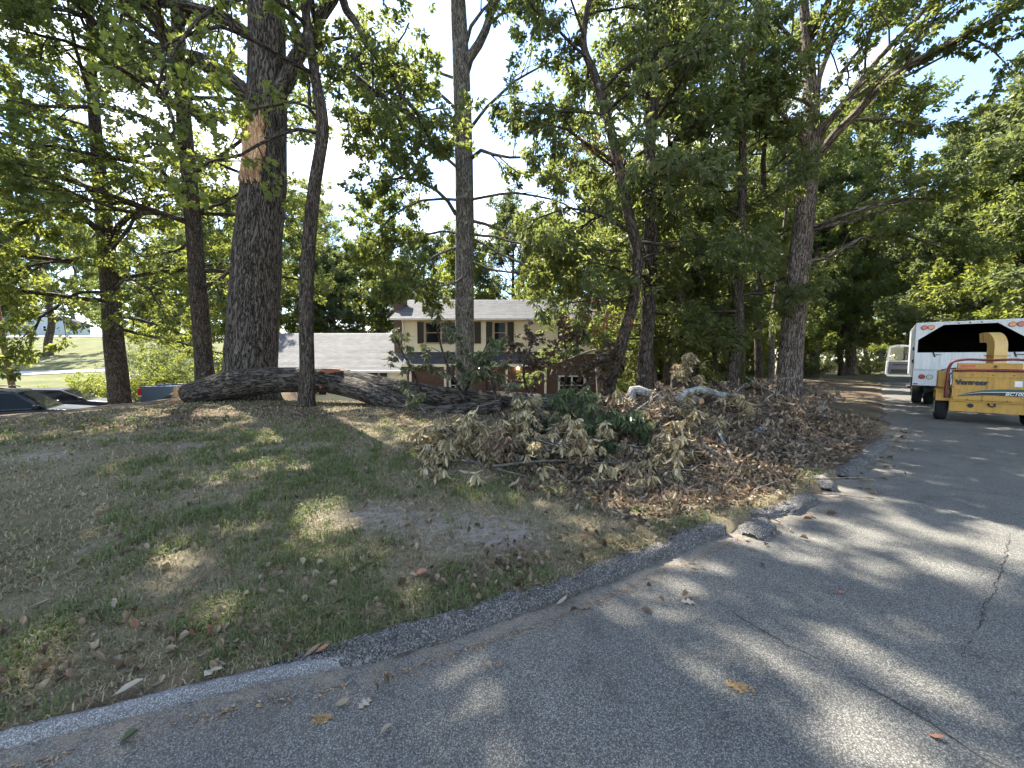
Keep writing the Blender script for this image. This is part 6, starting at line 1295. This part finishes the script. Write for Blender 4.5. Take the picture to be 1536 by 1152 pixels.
for i in range(64):
    bx, by, h, sx, sy = BUMPS[rg.choice([0, 0, 1, 1, 2, 2, 6, 6, 4, 5, 7, 7, 8, 8])]; x, y = bx + rg.normal(0, sx * .55), by + rg.normal(0, sy * .5) - .1
    sd_ = sdist(np.array([x]), np.array([y]))[0]
    if sd_ < .75: continue
    o = copy_tree(WP[[0, 3, 2, 4, 1, 3, 0, 4][i % 8]]); s = rg.uniform(.6, 1.05); o.scale = (s, s, s); o.rotation_euler = (rg.normal(0, .15), rg.normal(-.05, .2), rg.uniform(0, 6.28) if sd_ > 2.2 else rg.normal(2.5, .75))
    o.location = (x, y, tzp(x, y) + float(mound(np.array(x), np.array(y))) * rg.uniform(.5, .85)); right = x > 3.6
    o['label'] = 'wilted leafy branch heaped in the large brown pile by the road' if right else 'wilted leafy branch tangled in the brush before the leaning tree'; o['group'] = 'branches of the right brush pile' if right else 'branches of the middle brush pile'
LIMB = [((960, 655), (1010, 640), (1065, 625), 7.3), ((1000, 690), (1050, 668), (1110, 655), 6.5), ((1090, 640), (1130, 615), (1165, 585), 7.9), ((1150, 640), (1200, 625), (1260, 622), 7.6), ((1040, 630), (1085, 600), (1120, 575), 8.2), ((1200, 650), (1225, 622), (1240, 600), 8.0),
        ((905, 640), (960, 625), (1015, 628), 7.6), ((1120, 690), (1160, 672), (1215, 668), 6.3), ((780, 650), (830, 632), (890, 640), 6.9), ((700, 650), (760, 640), (815, 652), 7.0), ((1010, 725), (1075, 712), (1140, 716), 5.4), ((880, 690), (935, 668), (990, 672), 6.0), ((1160, 610), (1205, 598), (1245, 600), 8.8), ((820, 720), (870, 708), (940, 716), 5.2)]
for i, (a, b, c, Y) in enumerate(LIMB):
    k = 'left' if a[0] < 900 else 'middle' if a[0] < 1050 else 'right'; rr = [.035, .05, .028, .06][i % 4]
    branch_thing('bare_limb', {'left': 'bare grey limb lying in the left of the brush', 'middle': 'bare grey limb lying in the middle of the brush', 'right': 'bare grey limb tangled in the right pile'}[k], [at(*a, Y), at(*b, Y + .05), at(*c, Y + .25)], rr, M['lichen_bark'] if i % 3 else M['bark_brown'], M['litter'], 600 + i, 6, .55, 3, L=.12, W=.035, group='bare limbs in the %s of the brush' % k, sub=2, bend=.0, r1=.45, lift=.25)
for p in WP:
    for ch in list(p.children): bpy.data.objects.remove(ch)
    bpy.data.objects.remove(p)

# ------------------------------------------------------------------ leaf litter
def scatter_litter():
    rg = np.random.default_rng(88); X, Y, S_ = [], [], []
    def put(x, y, ok): X.append(x[ok]); Y.append(y[ok])
    n = 46000; x = rg.uniform(-.8, 9.5, n); y = rg.uniform(3.0, 11, n); s = sdist(x, y)      # dense carpet round the brush
    d = litter_d(x, y, s)
    put(x, y, (s > -.35) & (rg.random(n) < d * np.where(mound(x, y) > .16, .42, 1.)))
    n = 1900; s0 = rg.uniform(S(-9), S(8), n); c = curb_point(s0); off = rg.normal(.28, .22, n); T = curb_point(s0 + .05) - c; T = nrm(T); x = c[:, 0] - T[:, 1] * off; y = c[:, 1] + T[:, 0] * off   # drift along the kerb
    put(x, y, (off > .10) & (rg.random(n) < .25 + .75 * (fbm(s0 * 1.4, s0 * 0, 12, 3) > .5)))
    n = 3200; r = np.exp(rg.uniform(math.log(2.), math.log(17), n)); a = rg.uniform(-1.05, .75, n); x = r * np.sin(a); y = r * np.cos(a); s = sdist(x, y)
    put(x, y, (s > .25) & (rg.random(n) < .3 + .7 * (fbm(x * .9, y * .9, 14, 3) > .52)))
    n = 3000; cx = [at(300, 660, 7.8), at(190, 672, 7.2), at(420, 632, 9.3), at(440, 640, 8.7), at(270, 640, 8.9), at(600, 640, 8.6)]; w = rg.integers(0, 6, n); cc = np.array(cx)[w]; x = cc[:, 0] + rg.normal(0, .45, n); y = cc[:, 1] + rg.normal(0, .22, n)
    put(x, y, rg.random(n) < .45)
    n = 90; s0 = rg.uniform(S(-1.), S(9), n); c = curb_point(s0); T = nrm(curb_point(s0 + .05) - c); off = -np.abs(rg.normal(.12, .12, n)) - .12; x = c[:, 0] - T[:, 1] * off; y = c[:, 1] + T[:, 0] * off; put(x, y, x > -9)
    x, y = np.concatenate(X), np.concatenate(Y); N = len(x); s = sdist(x, y)
    z = np.where(s < .1, .004, tz(x, y, s)) + mound(x, y) * (s > .2) + rg.uniform(.004, .03, N) + np.where(mound(x, y) > .1, rg.uniform(-.02, .08, N), 0)
    ax = rdir(rg, N); ax[:, 2] *= .3 + .5 * (mound(x, y) > .15); ax = nrm(ax); ax[s < .12, 2] *= .15; ax = nrm(ax); V, T, Q = wilt_geo(np.stack([x, y, z], -1), ax, rg, np.where(mound(x, y) + sm(x, 0, 1.5) * sm(y, 3.6, 4.6) > .1, .095, .06)[:, None], .034, np.where(s < .12, .12, .5)[:, None], .6, flat=np.where(s < .12, .25, .6)[:, None])
    tag(link('leaf_litter', mesh_np('leaf_litter', V, [T, Q]), M['litter']), 'dead brown leaves littering the lawn, kerb and brush', 'leaf litter', kind='stuff')
    # thin twigs and bark chips among them
    n = 2600; x = rg.uniform(-1., 8, n); y = rg.uniform(3.2, 9.5, n); s = sdist(x, y); ok = (s > -.2) & (rg.random(n) < litter_d(x, y, s)); x, y, s = x[ok], y[ok], s[ok]; g = Geo()
    z = np.where(s < .1, .006, tz(x, y, s)) + mound(x, y) * (s > .2) + .02
    for a, b, c in zip(x, y, z):
        d = rdir(rg); d[2] *= .35; L = rg.uniform(.1, .5) * rg.choice([1, 1, 2.2]); q = wander(rg, (a, b, c), d, L, 4, .18, 0); q[:, 2] = np.maximum(q[:, 2], c - .01); g.tube(q, np.linspace(rg.uniform(.003, .010), .002, 5), 4, cap=False)
    tag(g.build('twig_litter', M['twig'], None, smooth=True, bark=True), 'broken twigs strewn through the dead leaves', 'twigs', kind='stuff')
    n = 1500; s0 = rg.uniform(S(-6), S(4), n); c = curb_point(s0); T = nrm(curb_point(s0 + .05) - c); off = -.105 - np.abs(rg.normal(0, .035, n)); x = c[:, 0] - T[:, 1] * off; y = c[:, 1] + T[:, 0] * off; ok = fbm(s0 * 2., s0 * 0, 15, 3) > .46; x, y = x[ok], y[ok]
    ax = rdir(rg, len(x)); ax[:, 2] *= .15; V, F = leaf_geo(np.stack([x, y, np.full(len(x), .006)], -1), nrm(ax), rg, .022, .009, 3.)
    tag(link('gutter_debris', mesh_np('gutter_debris', V, [F]), leaf_mat('tan_chaff', [(0, (.14, .08, .04)), (1, (.36, .25, .14))], (.3, .2, .1), 0)), 'tan chaff collected along the foot of the kerb', 'debris', kind='stuff')
scatter_litter()

# single leaves that can be picked out
def single_leaf(label, px, py, size, mat, rz, lobed=True, seed=0, z=None):
    p = gpt(px, py); s = float(sdist(np.array([p[0]]), np.array([p[1]]))[0]); zz = (.006 if s < .1 else tzp(p[0], p[1]) + .02) if z is None else z
    t = (zz - CAMH) / (p[2] - CAMH) if s > .1 else 1.; x, y = p[0] * t, p[1] * t
    rg = np.random.default_rng(seed + 900); V, F = leaf_geo(np.zeros((1, 3)), np.array([[math.cos(rz), math.sin(rz), .02]]), rg, size, size * .8, 40., True, .18 if lobed else .3)
    if not lobed: V, T, Q = wilt_geo(np.zeros((1, 3)), nrm(np.array([[math.cos(rz), math.sin(rz), .08]])), rg, size, size * .4, .35, .3, flat=.2); me = mesh_np('fallen_leaf', V, [T, Q])
    else: me = mesh_np('fallen_leaf', V, [F])
    sd = None; o = link('fallen_leaf', me, mat); o.location = (x, y, zz); md = o.modifiers.new('thick', 'SOLIDIFY'); md.thickness = .0015; tag(o, label, 'leaf', 'single fallen leaves')
LEAVES = [('pale lobed oak leaf lying alone on the asphalt', 538, 1064, .10, 'pale_leaf', .9, True), ('small pale leaf on the sunny asphalt near the broken kerb', 1022, 903, .08, 'pale_leaf', -.2, True), ('long pale dry leaf on the litter above the concrete kerb', 168, 1044, .12, 'pale_leaf', .55, False),
          ('star shaped tan leaf just above the concrete kerb', 306, 1014, .09, 'pale_leaf', 1.2, True), ('tan leaf standing on the grass edge near the kerb join', 455, 985, .12, 'litter', .9, False), ('russet curled leaf on the bare lawn right of centre', 622, 862, .12, 'red_leaf', .3, False),
          ('oval tan leaf lying flat in the left grass', 40, 912, .12, 'litter', .2, False), ('small reddish leaf at the kerb edge near the join', 472, 978, .09, 'red_leaf', .6, False), ('pale sliver leaf on the road below the long kerb', 833, 908, .11, 'pale_leaf', .1, False), ('tan leaf on the road just below the asphalt kerb', 868, 914, .10, 'litter', .3, True),
          ('tiny orange leaf on the shaded asphalt at right', 1258, 890, .07, 'red_leaf', .4, True), ('brown leaf curl on the asphalt near the long crack', 1392, 1103, .07, 'red_leaf', -.7, False), ('small dark red leaf in the sunlit road', 752, 1001, .05, 'red_leaf', 1.9, False), ('pale torn leaf on the asphalt below the upturned lump', 1245, 745, .12, 'pale_leaf', .1, True),
          ('green willow like leaf on the shaded road at left', 178, 1118, .09, 'fresh_green', .8, False)]
for i, (lab, px, py, sz, m, rz, lb) in enumerate(LEAVES): single_leaf(lab, px, py, sz, M[m], rz, lb, i)
def splat(label, px, py, rx, ry, seed):
    rg = np.random.default_rng(seed); p = gpt(px, py); V, F = [], []; g = Geo()
    for k in range(90):
        c = np.array([p[0] + rg.normal(0, rx), p[1] + rg.normal(0, ry), .003]); a = rg.uniform(0, 6.28); l = rg.uniform(.006, .02); d = np.array([math.cos(a), math.sin(a), 0]); e = np.array([-d[1], d[0], 0]); g.add([c - d * l, c + e * l * .4 + (0, 0, .003), c + d * l, c - e * l * .4 + (0, 0, .001)], [np.arange(4)])
    tag(g.build('chaff_patch', M['sand']), label, 'debris', 'patches of chaff on the road', 'stuff')
splat('patch of golden chaff on the shaded asphalt', 1110, 1031, .03, .02, 1); splat('small patch of tan chaff near the pale oak leaf', 484, 1079, .02, .012, 2)

# ------------------------------------------------------------------ grass
def grass():
    rg = np.random.default_rng(99)
    def blades(n, amin, green, hl, hh, tuft):
        m = n // tuft; r = np.exp(rg.uniform(math.log(1.75), math.log(13 if green else 15), m)); a = rg.uniform(-1.02, .70, m); cx, cy = r * np.sin(a), r * np.cos(a); s = sdist(cx, cy)
        noise = fbm(cx * .55 + .4, cy * .55, 21 if green else 22, 4); fine = fbm(cx * 2.5, cy * 2.5, 23, 3)
        bare = .55 * fbm(cx * .8 + 3, cy * .8, 21, 4)
        for (px, py, Y0, rr, k) in BARE:
            p = at(px, py, Y0); bare = bare + k * np.exp(-(((cx - p[0]) / rr[0]) ** 2 + ((cy - p[1]) / rr[1]) ** 2))
        leftg = 1 - sm(cx, -1., 1.2)
        pr = (sm(noise * .6 + fine * .4, .45, .6) * (.4 + .75 * leftg) * (1 - sm(cy, 5.5, 9)) if green else .25 + .75 * fine) * (1 - sm(bare, .45, .75)) * (1 - .9 * sm(mound(cx, cy), .03, .15)) * (1 - .8 * litter_d(cx, cy, s))
        ok = (s > .1) & (rg.random(m) < pr); cx, cy = cx[ok], cy[ok]; rr_ = np.hypot(cx, cy)
        k = np.repeat(np.arange(len(cx)), tuft); N = len(k); sp = (.03 if green else .05) * (1 + .1 * rr_[k]); x = cx[k] + rg.normal(0, 1, N) * sp; y = cy[k] + rg.normal(0, 1, N) * sp
        s2 = sdist(x, y); z = tz(x, y, s2); lod = np.maximum(1, rr_[k] / 3.2); h = rg.uniform(hl, hh, N) * np.minimum(lod, 1.5); w = .0028 * lod * rg.uniform(.7, 1.4, N); a = rg.uniform(0, 6.28, N); lean = rg.uniform(.2, 1.1, N) * (1 if green else 1.5)
        d = np.stack([np.cos(a), np.sin(a), 0 * a], -1); e = np.stack([-d[:, 1], d[:, 0], 0 * a], -1); p = np.stack([x, y, z - .005], -1); hh_ = h[:, None]; ww = w[:, None]; le = lean[:, None]
        mid = p + d * le * hh_ * .3 + UP * hh_ * .6; tip = p + d * le * hh_ * .95 + UP * hh_ * (.95 - .35 * np.minimum(le, 1.4))
        V = np.stack([p - e * ww, p + e * ww, mid + e * ww * .8, mid - e * ww * .8, tip], 1).reshape(-1, 3); q = np.arange(N)[:, None] * 5
        return V, q + np.array([[0, 1, 2, 3]]), q + np.array([[3, 2, 4]])
    V, Q, T = blades(120000, 0, True, .03, .09, 12); tag(link('green_grass', mesh_np('green_grass', V, [Q, T]), M['grass_green']), 'short green grass tufts on the lawn', 'grass', kind='stuff'); a = len(T)
    V, Q, T = blades(190000, 0, False, .016, .05, 5); tag(link('dry_grass', mesh_np('dry_grass', V, [Q, T]), M['grass_dry']), 'dry olive grass thatch over the lawn', 'grass', kind='stuff')
grass()
